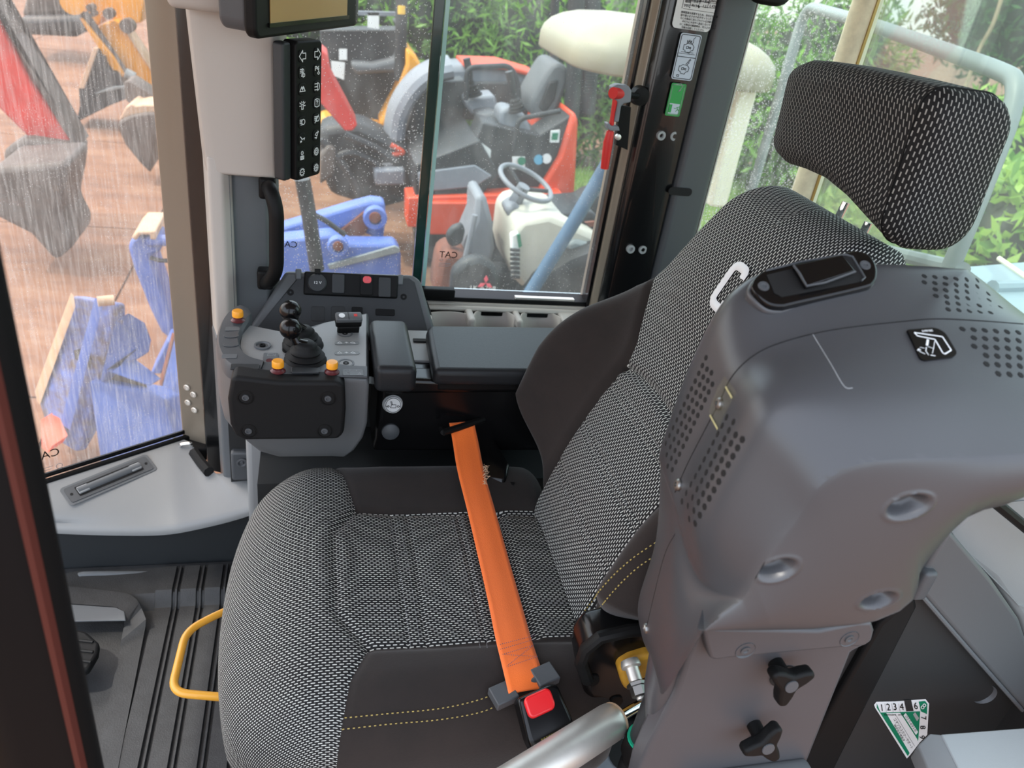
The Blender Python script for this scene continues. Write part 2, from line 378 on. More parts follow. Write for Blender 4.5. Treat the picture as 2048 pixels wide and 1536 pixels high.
for dy, dz in ((-.008, -.004), (-.012, -.013), (-.011, -.022), (.02, -.03)): rows.append([p+A([0, dy, dz]) for p in fe2])
lg = struct(MB().loft(rows, False, (False, False)), 'trim_1', 'ledge_grey', sharp=60)
# front pane, its bottom seal and the corner pillar
g = struct(MB().prism([gin(-.01, .19), gin(.95, .19), gin(.95, 1.52), gin(-.01, 1.52)], -GN*.006), 'window_1', 'glass_front')
struct(MB().prism([gin(-.02, .185, .004), gin(.95, .185, .004), gin(.95, .215, .004), gin(-.02, .215, .004)], GN*.012), 'seal', 'black', g, bevel=.003)
struct(MB().prism([gin(-.02, .217, .002), gin(.95, .217, .002), gin(.95, .227, .002), gin(-.02, .227, .002)], GN*.004), 'seal', 'black_gloss', g)
# corner pillar: metal strip (seen through the front of the glass edge) and black gasket channel
def vprism(plan, z0, z1): return MB().prism([(p[0], p[1], z0) for p in plan], (0, 0, z1-z0))
pa = PY(333, 500, 1.6); pb = PY(393, 500, 1.6)
pil = struct(vprism([(pa[0], 1.60), (pb[0], 1.57), (pb[0]+.02, 1.66), (pa[0]-.01, 1.66)], .17, 1.6), 'trim_2', 'pillar_brown', bevel=.004)
struct(vprism([(pb[0]-.002, 1.545), (pb[0]+.05, 1.52), (pb[0]+.06, 1.62), (pb[0]+.005, 1.60)], .15, 1.6), 'gasket', 'pillar_black', pil, bevel=.006)
pn = nrm([-(1.57-1.60), (pb[0]-pa[0]), 0]); pn = -pn if pn[1] > 0 else pn
for x, y in ((375, 774), (388, 788), (377, 804), (390, 819)):
    p = PP(x, y, (pa[0], 1.60, 0), pn)
    struct(MB().lathe(p, pn, [(.0035, .001), (.0075, .001), (.0075, .004), (.005, .005), (.0035, .002)], 14), 'rivet', 'steel', pil)
# folded clip at the pillar foot
c0 = PY(372, 893, 1.56)
clip = MB().tube(fillet([c0+A([-.012, 0, -.03]), c0+A([-.012, 0, .006]), c0+A([.012, 0, .01]), c0+A([.012, 0, -.03])], .006), .004, 8)
struct(clip, 'clip', 'chrome', pil)
struct(MB().box(c0+A([.01, .02, -.02]), (.09, .05, .035)), 'pillar_foot', 'gap_black', pil, bevel=.005)
struct(MB().tube([PY(388, 905, 1.54), PY(402, 925, 1.50), PY(418, 944, 1.46)], .012, 8), 'wiring_gap', 'gap_black', pil)
# inner moulded pillar cover (light grey), with the deeper block that carries monitor and key pad
YT = 1.45
def py_x(x, y, Y): return PY(x, y, Y)[0]
xl = py_x(411, 420, YT+.05); xm = py_x(447, 420, YT); xr = py_x(562, 330, YT)
zc = PY(500, 352, YT)[2]; zl = PY(440, 640, YT)[2]
tp = struct(vprism([(xl, YT+.055), (xl+.014, YT), (xm, YT), (xm+.014, YT+.02), (xm+.014, YT+.10), (xl, YT+.10)], .19, zc+.03), 'trim_3', 'trim_grey', bevel=.006, seg=4)
# upper block: lofted in z so that it widens towards the top left
ub = []
for z, dx0, y0 in ((zc-.004, 0, YT+.01), (zc, .0, YT), (1.12, -.013, YT-.005), (1.5, -.03, YT-.01)):
    a = py_x(411, 420, YT+.05)+dx0
    ub.append([(a, YT+.06, z), (a+.012, y0+.006, z), (a+.03, y0, z), (xr-.012, y0, z), (xr, y0+.014, z), (xr+.008, YT+.10, z), (a, YT+.11, z)])
struct(MB().loft(ub), 'pillar_block', 'trim_grey', tp, bevel=.008, seg=4)
# darker recessed web to its right, down to the ledge
struct(vprism([(xm+.010, YT+.012), (xm+.016, YT+.034), (py_x(532, 420, YT+.04), YT+.045), (py_x(560, 500, YT+.09), YT+.10), (xm, YT+.12)], .50, zc+.02), 'pillar_web', 'mid_grey', tp, bevel=.004)
struct(vprism([(xl-.001, YT+.05), (xl+.012, YT-.006), (xm+.06, YT-.02), (xm+.09, YT+.10), (xl, YT+.10)], .13, zl-.035), 'pillar_lower', 'mid_grey', tp, bevel=.006)
pf = PY(484, 925, 1.41)
struct(MB().box((pf[0]+.005, 1.425, pf[2]-.012), (.055, .03, .075)), 'pillar_bracket', 'dark_grey', tp, bevel=.006)
struct(MB().lathe(PY(484, 925, 1.409), (0, -1, 0), [(.009, -.002), (.012, .003), (.008, .004), (.005, .001), (.003, .003)], 16), 'screw', 'dark_grey', tp)
struct(MB().box((PY(525, 940, 1.36)[0]+.03, 1.37, .27), (.12, .06, .24)), 'pillar_step', 'ledge_grey', tp, bevel=.012)
# upper left block corner at top of frame
b0 = PY(355, 10, 1.38); 
struct(rbox(((PY(356,10,1.40)[0]+PY(470,10,1.40)[0])/2, 1.43, PY(400,22,1.4)[2]+.13), (.115, .08, .26), .012), 'monitor_cowl', 'trim_grey', tp)

# right side window: fixed front pane, sliding rear pane, frames
zs = PY(1000, 597, YW)[2]                   # top of the bottom rail
xw0 = py_x(560, 300, YW); xmid = py_x(858, 300, YW); xw1 = py_x(1233, 300, YW)
w2 = struct(MB().box(((xw0+xmid)/2-.05, YW+.034, (zs-.06+1.55)/2), (xmid-xw0+.1, .005, 1.55-zs+.06)), 'window_2', 'glass_side')
w3 = struct(MB().box(((xmid+xw1)/2, YW+.012, (zs+.012+1.55)/2), (xw1-xmid, .006, 1.55-zs-.02)), 'window_3', 'glass_slide')
struct(MB().box((xmid-.002, YW+.012, (zs+1.55)/2), (.020, .014, 1.55-zs)), 'pane_edge_seal', 'glass_edge', w3, bevel=.002)
struct(MB().box((xmid+.0135, YW+.010, (zs+1.55)/2), (.008, .008, 1.55-zs)), 'pane_edge', 'glass_edge_light', w3)
fr = MB().box(((xmid+xw1)/2+.01, YW+.02, zs-.008), (xw1-xmid+.06, .05, .016)); struct(fr, 'bottom_track', 'black', w3, bevel=.002)
struct(MB().box(((xmid+xw1)/2+.01, YW-.005, zs-.028), (xw1-xmid+.10, .03, .018)), 'bottom_rail', 'black_gloss', w3, bevel=.003)
struct(MB().box(((xmid+xw1)/2+.10, YW+.005, zs+.002), (xw1-xmid-.26, .012, .006)), 'track_strip', 'steel', w3)
p = PY(862, 578, YW-.004); struct(rbox((p[0]+.012, YW-.002, zs+.010), (.085, .022, .022), .003), 'pane_latch', 'black', w3)
struct(MB().box((xw1+.012, YW+.01, (zs+1.55)/2-.03), (.026, .05, 1.55-zs+.08)), 'side_seal', 'black', w3, bevel=.004)
struct(MB().box((xw1-.001, YW-.005, (zs+1.55)/2), (.006, .02, 1.55-zs)), 'side_seal_lip', 'black_gloss', w3, bevel=.002)
struct(MB().box(((xw0+xw1)/2+.1, YW+.03, .2+(zs-.05-.2)/2), (xw1-xw0+.6, .03, zs-.05-.2)), 'wall_outer', 'black', None)
# B pillar
xb0 = py_x(1243, 300, YW-.02); xb1 = py_x(1258, 300, YW-.03); xb2 = py_x(1364, 300, YW-.06); xb3 = py_x(1368, 300, YW-.06); xb4 = py_x(1430, 300, YW-.03)
bp_ = struct(vprism([(xb0, YW-.02), (xb1, YW-.035), (xb1+.02, YW+.06), (xb0, YW+.06)], .3, 1.55), 'trim_4', 'pillar_brown', bevel=.004)
struct(vprism([(xb1-.001, YW-.034), (xb1+.012, YW-.05), (xb2-.02, YW-.062), (xb2, YW-.06), (xb2, YW+.05), (xb1+.01, YW+.05)], .3, 1.55), 'pillar_face', 'pillar_black', bp_, bevel=.006)
struct(vprism([(xb2+.001, YW-.055), (xb3+.003, YW-.07), (xb4-.012, YW-.06), (xb4, YW-.045), (xb4+.004, YW+.04), (xb2, YW+.04)], .3, 1.55), 'pillar_cover', 'dark_grey', bp_, bevel=.007, seg=4)
struct(vprism([(xb4, YW-.048), (xb4+.010, YW-.035), (xb4+.010, YW+.02), (xb4, YW+.02)], .3, 1.55), 'pillar_edge', 'trim_grey', bp_, bevel=.003)
sl = PY(1360, 383, YW-.07); struct(MB().prism([sl+A([x, 0, z]) for x, z in rrect(.055, .017, .008)], (0, -.002, 0)), 'slot', 'gap_black', bp_)
h = PY(1441, 235, YW-.05); struct(MB().lathe(h, (0, -1, 0), [(.006, -.004), (.006, .002)], 12), 'hole', 'gap_black', bp_)
for x, y in ((1322, 271), (1348, 272), (1261, 498), (1285, 499)):
    p = PY(x, y, YW-.058); struct(MB().lathe(p, (0.1, -1, 0), [(.0042, -.002), (.0042, .002), (.005, .004), (.0095, .0035), (.0095, -.004)], 18), 'rivet', 'grey_print', bp_)
# rear quarter pane, rear corner seal, rear pane
xq = py_x(1655, 235, YW)
w4 = struct(MB().box(((xb4+xq)/2, YW+.02, 1.0), (xq-xb4, .006, 1.15)), 'window_4', 'glass_quarter')
struct(MB().cyl((xq+.012, YW+.01, .45), (xq+.012, YW+.01, 1.56), .031, n=18), 'corner_seal', 'seal_cream', w4)
struct(MB().box((xq+.014, YW-.018, 1.0), (.006, .012, 1.12)), 'seal_line', 'gold_line', w4)
w5 = struct(MB().box((xq+.02, (YW+.1)/2+.1, 1.0), (.006, YW-.25, 1.15)), 'window_5', 'glass_rear')
# unseen cab roof, added and sized to keep the sky off the seat
struct(MB().box((.02, 1.01, 1.60), (2.16, 1.30, .06)), 'ceiling', 'trim_grey')
# rear bulkhead under the rear pane
struct(MB().box((xq+.04, .98, .25), (.05, 1.3, .56)), 'wall_rear', 'wall_dark')
# grab handle at the top of the B pillar
tg = thing('grab_handle', 'black grab handle at the top of the rear pillar, cut by the frame edge', 'handle', PY(1545, -10, 1.46))
tg_ = fillet([PY(1503, -40, 1.50), PY(1505, -5, 1.46), PY(1565, 5, 1.45), PY(1590, -40, 1.49)], .02)
MB().tube(tg_, .009, 12).build('grip', 'black', tg)
# door post beside the camera (left edge of the picture)
e0 = PY(100, 960, .45); dp = struct(vprism([(e0[0], .45), (e0[0]-.012, .43), (e0[0]-.055, .42), (e0[0]-.10, .44), (e0[0]-.13, .55), (e0[0]-.06, .56), (e0[0]-.03, .50)], .0, 1.55), 'door_1', 'post_black', bevel=.01, seg=3)
struct(vprism([(e0[0]-.008, .434), (e0[0]-.0105, .4285), (e0[0]-.015, .430)], .0, 1.55), 'weather_strip', 'strip_orange', dp)
struct(vprism([(e0[0]-.074, .424), (e0[0]-.08, .418), (e0[0]-.09, .424)], .0, .9), 'weather_strip', 'yellow_bar', dp)

struct(MB().box((.33, 1.44, .21), (1.0, .03, .50)), 'wall_inner', 'wall_dark')
struct(MB().box((.33, 1.33, .30), (.86, .2, .10)), 'baseboard_inner', 'wall_dark')
# ------------------------------------------------------------------ operator seat
YC = .925
SX = thing('operator_seat', 'black operator seat in white-flecked cloth with dark suede side bolsters', 'seat', (.2, YC, .1))
def sqdisc(a, b): return a*np.sqrt(1-b*b/2), b*np.sqrt(1-a*a/2)
def split(V, F, UV, sd):
    """cut a quad sheet along the zero line of sd -> (part where sd<0, part where sd>=0)"""
    res = []
    for sg in (1, -1):
        nv, nu, nf, cache = [], [], [], {}
        def vid(key, p, u):
            if key not in cache: cache[key] = len(nv); nv.append(p); nu.append(u)
            return cache[key]
        for f in F:
            d = [sg*sd[i] for i in f]
            if all(x >= 0 for x in d): continue
            poly = []
            for k in range(len(f)):
                i, j = f[k], f[(k+1) % len(f)]; a, b = d[k], d[(k+1) % len(f)]
                if a < 0: poly.append(vid(i, V[i], UV[i]))
                if (a < 0) != (b < 0):
                    t = a/(a-b); key = (min(i, j), max(i, j)); poly.append(vid(key, V[i]+(V[j]-V[i])*t, UV[i]+(UV[j]-UV[i])*t))
            if len(poly) > 2: nf.append(tuple(poly))
        res.append((np.array(nv).reshape(-1, 3), nf, np.array(nu).reshape(-1, 2)))
    return res
def sheet(nu, nv, fn):
    """fn(a,b) on a in [-1,1], b in [-1,1] arrays -> xyz, uv, fields"""
    a = np.linspace(-1, 1, nu); b = np.linspace(-1, 1, nv); Aa, Bb = np.meshgrid(a, b, indexing='ij')
    P, U, D = fn(Aa.ravel(), Bb.ravel()); F = [(i*nv+j, (i+1)*nv+j, (i+1)*nv+j+1, i*nv+j+1) for i in range(nu-1) for j in range(nv-1)]
    return P, F, U, D
def sheet_obj(name, V, F, UV, m, parent):
    mb = MB(); mb.v = [tuple(map(float, p)) for p in V]; mb.f = F
    return mb.build(name, m, parent, uvs=UV, sharp=75)
def seg_d(x, y, pts):                         # distance to a polyline
    d = np.full_like(x, 9.)
    for (x0, y0), (x1, y1) in zip(pts[:-1], pts[1:]):
        l2 = (x1-x0)**2+(y1-y0)**2; t = np.clip(((x-x0)*(x1-x0)+(y-y0)*(y1-y0))/l2, 0, 1); d = np.minimum(d, np.hypot(x-x0-t*(x1-x0), y-y0-t*(y1-y0)))
    return d
def bell(d, w): return np.exp(-(d/w)**2)
XY = lambda x, y, z=.412: tuple(PZ(x, y, z)[:2])
panel = [(.50, XY(1060, 1033)[1]), XY(712, 1033), XY(668, 1082), XY(672, 1243), XY(738, 1310), (.50, XY(900, 1310)[1])]
nearb = [XY(738, 1310), XY(700, 1378), (.030, .60), (.028, .4)]
farb = [XY(712, 1033), XY(690, 975), XY(664, 905, .43), XY(655, 880, .42)]
CT = .415
def cush(a, b):
    a = np.sign(a)*(1-(1-np.abs(a))**1.25); b = np.sign(b)*(1-(1-np.abs(b))**1.25)      # denser at the rim
    p0, q0 = .62, .70                          # where the rolls begin (front only for a<0)
    kr = np.clip((a-.8)/.2, 0, 1); ka = np.maximum(np.clip((-a-p0)/(1-p0), 0, 1), kr); kb = np.clip((np.abs(b)-q0)/(1-q0), 0, 1)
    k1, k2 = sqdisc(ka, kb)
    aa = np.where(a < -p0, -(p0+(1-p0)*k1), np.where(a > .8, .8+.2*k1, a)); bb = np.sign(b)*np.where(np.abs(b) > q0, q0+(1-q0)*k2, np.abs(b))
    y = YC+bb*.305; xf = -.135+.055*np.abs((y-YC)/.3)**2.4; xb = .45
    x = xf+(aa+1)/2*(xb-xf)
    r2 = np.clip(k1*k1+k2*k2, 0, 1); drop = 1-np.sqrt(np.clip(1-r2, 0, 1)); w = k1*k1/(r2+1e-9)
    z = CT + .022*np.exp(-((x-.02)/.07)**2)*(1-.5*((y-YC)/.3)**2) + .020*np.exp(-((np.abs(y-YC)-.225)/.06)**2)*sstep(.02, .14, x)
    z = z - drop*(.10*w+.075*(1-w)) - .012*sstep(.3, .5, x)
    z = z - .006*bell(seg_d(x, y, panel), .008) - .004*bell(seg_d(x, y, nearb), .006) - .004*bell(seg_d(x, y, farb), .006)
    inp = (y > panel[4][1]) & (y < panel[1][1]) & (x > .07)
    z = z + .006*np.exp(-(((y-YC+.01)/.13)**4))*sstep(.06, .12, x)
    for xs in (PZ(800, 1170, .415)[0], PZ(835, 1170, .415)[0]-.0, PZ(945, 1170, .415)[0], PZ(972, 1170, .415)[0]):
        z = np.where(inp, z-.0025*bell(x-xs, .003), z)
    z = np.where(inp, z-.012*bell(x-PZ(1030, 1170, .41)[0]-.02*(y-YC), .012), z)
    P = np.stack([x, y, z], 1)
    # cloth coordinates: run down over the rolls
    u = x - .10*drop*w*2.0; v = y + np.sign(y-YC)*.075*drop*(1-w)*1.2
    near = np.maximum(y-nearb[0][1]-.0005*(x-.08), -(x-np.interp(y, [q[1] for q in nearb[::-1]], [q[0] for q in nearb[::-1]])))
    far = np.maximum(farb[0][1]-y, -(x-np.interp(y, [q[1] for q in farb], [q[0] for q in farb])))
    cut = (np.array([1.0]*len(x)))
    # inside the centre panel: convex polygon
    pd = np.full_like(x, -9.)
    poly = panel[::-1]
    for (x0, y0), (x1, y1) in zip(poly[:-1], poly[1:]):
        n = A([(y1-y0), -(x1-x0)])/math.hypot(x1-x0, y1-y0); pd = np.maximum(pd, (x-x0)*n[0]+(y-y0)*n[1])
    if pd[np.argmin((x-.25)**2+(y-YC)**2)] > 0:
        pd = np.full_like(x, -9.)
        for (x0, y0), (x1, y1) in zip(poly[:-1], poly[1:]):
            n = A([-(y1-y0), (x1-x0)])/math.hypot(x1-x0, y1-y0); pd = np.maximum(pd, (x-x0)*n[0]+(y-y0)*n[1])
    return P, np.stack([u, v], 1), (near, far, pd)
V, F, U, (dn, df_, dc) = cush(*[None]*2) if False else sheet(190, 190, cush)
# skirts below the rim
nu = nv = 190
rim = [i*nv for i in range(nu-1, -1, -1)] + [j for j in range(1, nv)] + [i*nv+nv-1 for i in range(1, nu)]
Vl, Ul, Dl = [V], [U], [np.stack([dn, df_, dc], 1)]; base = len(V); last = rim; F = list(F)
for k, (dz, inn) in enumerate(((.035, .0), (.075, .012), (.115, .045))):
    P = V[rim].copy(); cx = np.stack([np.full(len(rim), .2), np.full(len(rim), YC)], 1); d = P[:, :2]-cx; d /= np.linalg.norm(d, axis=1)[:, None]
    P[:, :2] -= d*inn; P[:, 2] -= dz; uu = U[rim].copy(); fr_ = V[rim][:, 0] < .03
    uu[:, 0] -= np.where(fr_, dz, 0); uu[:, 1] += np.where(fr_, 0, np.sign(V[rim][:, 1]-YC)*dz)
    Vl.append(P); Ul.append(uu); Dl.append(np.stack([dn[rim], df_[rim], dc[rim]], 1)); new = list(range(base, base+len(rim))); base += len(rim)
    F += [(last[i], last[i+1], new[i+1], new[i]) for i in range(len(rim)-1)]; last = new
V = np.concatenate(Vl); U = np.concatenate(Ul); D = np.concatenate(Dl); D[190*190:, 2] = 1
cu_ = MB().box((.22, YC, .27), (.52, .44, .06)).build('seat_pan', 'black', SX, bevel=.02)
def carve(V, F, U, D, cols):
    """peel off one region after another"""
    out = []
    for c in cols:
        (a, b) = split(V, F, np.concatenate([U, D], 1) if False else U, D[:, c])
        out.append(a)
        V2, F2, U2 = b
        # carry the remaining fields over by nearest original vertex
        from mathutils.kdtree import KDTree
        kd = KDTree(len(V)); [kd.insert(Vector(p), i) for i, p in enumerate(V)]; kd.balance()
        D = np.array([D[kd.find(Vector(p))[1]] for p in V2]); V, F, U = V2, F2, U2
    return out, (V, F, U)
(cn, cf, cc), rest = carve(V, F, U, D, (0, 1, 2))
sheet_obj('cushion', *rest, 'seat_mesh', SX)
cen = sheet_obj('center_panel', *cc, 'seat_mesh', SX)
bn = sheet_obj('side_bolster', *cn, 'suede', SX); bf = sheet_obj('side_bolster', *cf, 'suede', SX)
# yellow twin stitching along the near bolster, thread by thread
def surf_z(V, x, y):
    i = np.argmin((V[:36100, 0]-x)**2+(V[:36100, 1]-y)**2); return V[i, 2]
def stitch(pts, step, ln, r, m, parent, name='stitching', lift=A([0, 0, .0012])):
    P = resample(pts, max(3, int(np.sum(np.linalg.norm(np.diff(np.array(pts), axis=0), axis=1))/step)*2)); mb = MB()
    for i in range(0, len(P)-1, 2): mb.tube([P[i]+lift, P[i]+(P[i+1]-P[i])*ln+lift], r, 5)
    return mb.build(name, m, parent)
from mathutils.bvhtree import BVHTree
def bvh(V, F): return BVHTree.FromPolygons([Vector(p) for p in V], [tuple(f) for f in F])
BC = bvh(V, F)
def hit(tree, x, y):
    r = Vector(_ray(x, y)).normalized(); h = tree.ray_cast(Vector(CAM), r); return (np.array(h[0]), np.array(h[1])) if h[0] is not None else (None, None)
def on(tree, pts, n=10):
    out = []
    for p in spline([(a, b, 0) for a, b in pts], n):
        h, nn = hit(tree, p[0], p[1])
        if h is not None: out.append(h+nn*(1 if nn@_ray(p[0], p[1]) < 0 else -1)*.0012)
    return out
for L in ([(690, 1437), (780, 1428), (880, 1418), (960, 1400), (1010, 1378)], [(684, 1460), (780, 1449), (880, 1440), (965, 1424), (1020, 1398)]):
    q = on(BC, L)
    if len(q) > 3: stitch(q, .0065, .8, .0008, 'thread', bn)
for L in ([(778, 1040), (795, 1130), (812, 1220), (822, 1298)], [(798, 1040), (815, 1130), (830, 1220), (840, 1298)], [(905, 1040), (927, 1130), (948, 1220), (960, 1298)], [(925, 1040), (945, 1130), (964, 1220), (974, 1298)]):
    q = on(BC, L)
    if len(q) > 3: stitch(q, .006, .75, .0006, 'thread_dark', cen)
# backrest
BO = A([.412, YC, .40]); BU = nrm([.345, 0, .938]); BNv = A([-BU[2], 0, BU[0]])
def hw(h): return np.interp(h, [0, .06, .16, .26, .36, .44, .50, .56, .62, .70], [.155, .185, .278, .290, .282, .262, .222, .190, .165, .14])
def wb(h): return np.interp(h, [-.1, 0, .12, .26, .345, .37, .44, .50, .56], [.150, .150, .150, .150, .143, .150, .19, .235, .32])
HB = .70
def back(a, b):
    a = np.sign(a)*(1-(1-np.abs(a))**1.3); b = np.sign(b)*(1-(1-np.abs(b))**1.3)
    p0, q0 = .80, .80
    ka = np.clip((np.abs(a)-p0)/(1-p0), 0, 1); kb = np.clip((b-q0)/(1-q0), 0, 1); k1, k2 = sqdisc(ka, kb)
    aa = np.sign(a)*np.where(np.abs(a) > p0, p0+(1-p0)*k1, np.abs(a)); bb = np.where(b > q0, q0+(1-q0)*k2, b)
    h = (bb+1)/2*(HB+.04)-.04; w = aa*hw(h)
    r2 = np.clip(k1*k1+k2*k2, 0, 1); drop = 1-np.sqrt(np.clip(1-r2, 0, 1))
    t = .015 + .110*np.exp(-((np.abs(w)-.262)/.062)**2)*np.exp(-((h-.19)/.215)**4)*1.0 + .018*np.exp(-((h-.16)/.12)**2)*np.exp(-(w/.16)**4)
    t = t - .012*bell(np.abs(np.abs(w)-wb(h)), .007)*(h < .50) - .012*bell(h-.345-.02*(w/.14)**2*-1, .008)*(np.abs(w) < wb(h))
    for hs in (.285, .298, .195, .208, .105, .118): t = np.where(np.abs(w) < .15, t-.003*bell(h-hs, .003), t)
    t = t + .022*np.exp(-((h-.54)/.11)**2)*np.exp(-(w/.17)**4)
    t = t - drop*.075
    P = BO[None]+np.outer(h, BU)+np.outer(t, BNv)+np.outer(w, [0, 1, 0])
    u = h + drop*.05*(k2 > k1); v = w + np.sign(w)*drop*.05
    return P, np.stack([u, v], 1), (wb(h)-w, wb(h)+w, np.maximum(np.abs(w)-.2, h-.345))
V2, F2, U2, D2 = sheet(170, 200, back); D2 = np.stack(D2, 1); F2 = list(F2)
nu, nv = 170, 200
rim = [j for j in range(nv)] + [i*nv+nv-1 for i in range(1, nu)] + [(nu-1)*nv+j for j in range(nv-2, -1, -1)]
base = len(V2); Vl, Ul, Dl, last = [V2], [U2], [D2], rim
for dt, inn in ((.03, .0), (.06, .015), (.085, .05)):
    P = V2[rim].copy()-BNv*dt; c = BO+BU*.33; d = P-c; d -= np.outer(d@BNv, BNv); d /= np.linalg.norm(d, axis=1)[:, None]; P -= d*inn
    uu = U2[rim].copy(); uu[:, 1] += np.sign(uu[:, 1])*dt; Vl.append(P); Ul.append(uu); Dl.append(D2[rim]); new = list(range(base, base+len(rim))); base += len(rim)
    F2 += [(last[i], last[i+1], new[i+1], new[i]) for i in range(len(rim)-1)]; last = new
V2 = np.concatenate(Vl); U2 = np.concatenate(Ul); D2 = np.concatenate(Dl)
(bf_, bn_, bl_), brest = carve(V2, F2, U2, D2, (0, 1, 2))
sheet_obj('backrest', *brest, 'seat_mesh', SX); sheet_obj('lumbar_panel', *bl_, 'seat_mesh', SX)
bb1 = sheet_obj('back_bolster', *bf_, 'suede', SX); bb2 = sheet_obj('back_bolster', *bn_, 'suede', SX)
MB().loft([[BO+BU*h-BNv*.06+A([0, w, 0]) for w in np.linspace(-1, 1, 12)*ww]+[BO+BU*h-BNv*.10+A([0, w, 0]) for w in np.linspace(1, -1, 12)*ww*.9] for h, ww in ((-.02, .19), (.2, .26), (.4, .23), (.6, .13), (.66, .10))]).build('back_shell', 'black', SX)
BB = bvh(V2, F2)
for L in ([(1170, 1222), (1215, 1165), (1262, 1120), (1312, 1085)], [(1182, 1240), (1225, 1185), (1270, 1140), (1318, 1106)]):
    q = on(BB, L)
    if len(q) > 3: stitch(q, .0065, .8, .0008, 'thread', bb2)
for L in ([(1238, 760), (1262, 800), (1300, 870), (1330, 915)], [(1170, 864), (1200, 915), (1240, 985), (1262, 1030)], [(1178, 852), (1208, 903), (1248, 973), (1275, 1020)], [(1112, 947), (1140, 1000), (1180, 1080)]):
    q = on(BB, L)
    if len(q) > 3: stitch(q, .006, .75, .0006, 'thread_dark', SX)
# embroidered brand mark on the upper backrest: the C shows, the rest is hidden by the raised arm console
hC, nC = hit(BB, 1458, 574)
if hC is not None:
    axC = frame_of(nC if nC@_ray(1458, 574) < 0 else -nC, BU); wv = .03
    Cc = hC+axC[2]*.0016
    out = fillet([A([.018, .028, 0]), A([.018, .044, 0]), A([-.018, .044, 0]), A([-.018, -.044, 0]), A([.018, -.044, 0]), A([.018, -.026, 0])], .02, 8)
    MB().tube([Cc+axC[0]*p[0]*.85+axC[1]*p[1]*.72 for p in out], .0066, 8, flat=.3, up=axC[2]).build('brand_letter', 'white_print', SX)
# headrest on two chrome posts
HX = sect = None
def headrest():
    prof = []                                  # closed outline in (x,z), blended from a smaller end to the full body
    ys = [1.088, 1.082, 1.066, 1.03, .98, .92, .86, .80, .772, .757, .748, .743]
    ks = [.35, .62, .86, .97, 1, 1, 1, 1, .995, .965, .90, .80]
    rings, uv = [], []
    for y, k in zip(ys, ks):
        t = (y-.745)/.34                       # 0 near, 1 far
        zt = 1.232-.012*t*t; zb = 1.045+.030*math.sin(math.pi*min(max(t, 0), 1))**1.3+.022*t; xf = .652+.004*t-.012*math.sin(math.pi*min(1, max(0, t))); xb_ = .765
        cx, cz = (xf+xb_)/2, (zt+zb)/2; hx, hz = (xb_-xf)/2, (zt-zb)/2
        L = []
        for cx_, cz_, r, a0 in ((1, 1, .035, 0), (-1, 1, .028, 90), (-1, -1, .034, 180), (1, -1, .045, 270)):
            for q in np.linspace(0, 90, 7):
                a = math.radians(a0+q); L.append((cx_*(hx-r)+r*math.cos(a), cz_*(hz-r)+r*math.sin(a)))
        sub = []
        for i in range(len(L)):
            p, q = L[i], L[(i+1) % len(L)]; m = max(1, int(math.hypot(q[0]-p[0], q[1]-p[1])/.02))
            sub.append((p, m, q))
        if not uv: cnt = [m for _, m, _ in sub]
        ring = []
        for (p, _, q), m in zip(sub, cnt):
            for e in range(m):
                x = p[0]+(q[0]-p[0])*e/m; z = p[1]+(q[1]-p[1])*e/m; lean = .06*(z)*-1
                ring.append(A([cx+x*k+lean, y, cz+z*k]))
        rings.append(ring)
        uv.append([(p[2]-.2*(p[0]-.65), y*1.0+(1-k)*.08) for p in ring])
    mb = MB(); 
    cap = lambda r, t: [r[0]*0+np.mean(r, axis=0)+(p-np.mean(r, axis=0))*t for p in r]
    ends = [cap(rings[-1], .66), cap(rings[-1], .33), cap(rings[-1], .02)]
    for r, dy in zip(ends, (-.004, -.006, -.007)):
        for p in r: p[1] += dy
    R1 = [cap(rings[0], .5)]+rings[:9]; R2 = rings[8:]+ends; full = rings[5]; n = len(full)
    per = np.r_[0, np.cumsum([np.linalg.norm(full[(i+1) % n]-full[i]) for i in range(n)])][:n]
    uvl = []; acc = np.zeros(n)
    for k, r in enumerate(R1):
        if k: acc = acc+np.array([np.linalg.norm(r[i]-R1[k-1][i]) for i in range(n)])
        uvl += [(per[i], acc[i]) for i in range(n)]
    b = MB().loft(R1, True, (True, False)).build('headrest', 'head_mesh', SX, uvs=np.array(uvl), sharp=70)
    MB().loft(R2, True, (False, True)).build('headrest_side', 'head_mesh', b, uvs=np.array([(p[2]+.1*p[0], -p[0]+.5*(p[1]-.757)) for r in R2 for p in r]), sharp=70)
    MB().tube([p-A([0, .0006, 0])+nrm(p-np.mean(rings[8], axis=0))*.0004 for p in rings[8]], .0011, 6, closed=True).build('piping', 'black', b)
    return b
hr = headrest()
for (x0, y0), (x1, y1), Y in (((1693, 405), (1664, 462), .945), ((1738, 445), (1704, 512), .875)):
    MB().tube([PY(x0, y0, Y), PY(x1, y1, Y), PY(x1, y1, Y)+(PY(x1, y1, Y)-PY(x0, y0, Y))*1.0], .0062, 14).build('post', 'chrome', hr)
# yellow fore-aft lever under the front edge
yl = [PZ(520, 1196, .30), PZ(440, 1226, .30), PZ(372, 1262, .30), PZ(342, 1385, .30), PZ(440, 1394, .30), PZ(540, 1400, .30)]
MB().tube(fillet(yl, .025, 8), .0062, 12).build('slide_lever', 'yellow_bar', SX)
# suspension base
MB().box((.28, YC, .13), (.42, .36, .22)).build('suspension_box', 'black', SX, bevel=.03)
MB().box((.3, YC, .015), (.55, .46, .03)).build('base_plate', 'rubber', SX, bevel=.006)
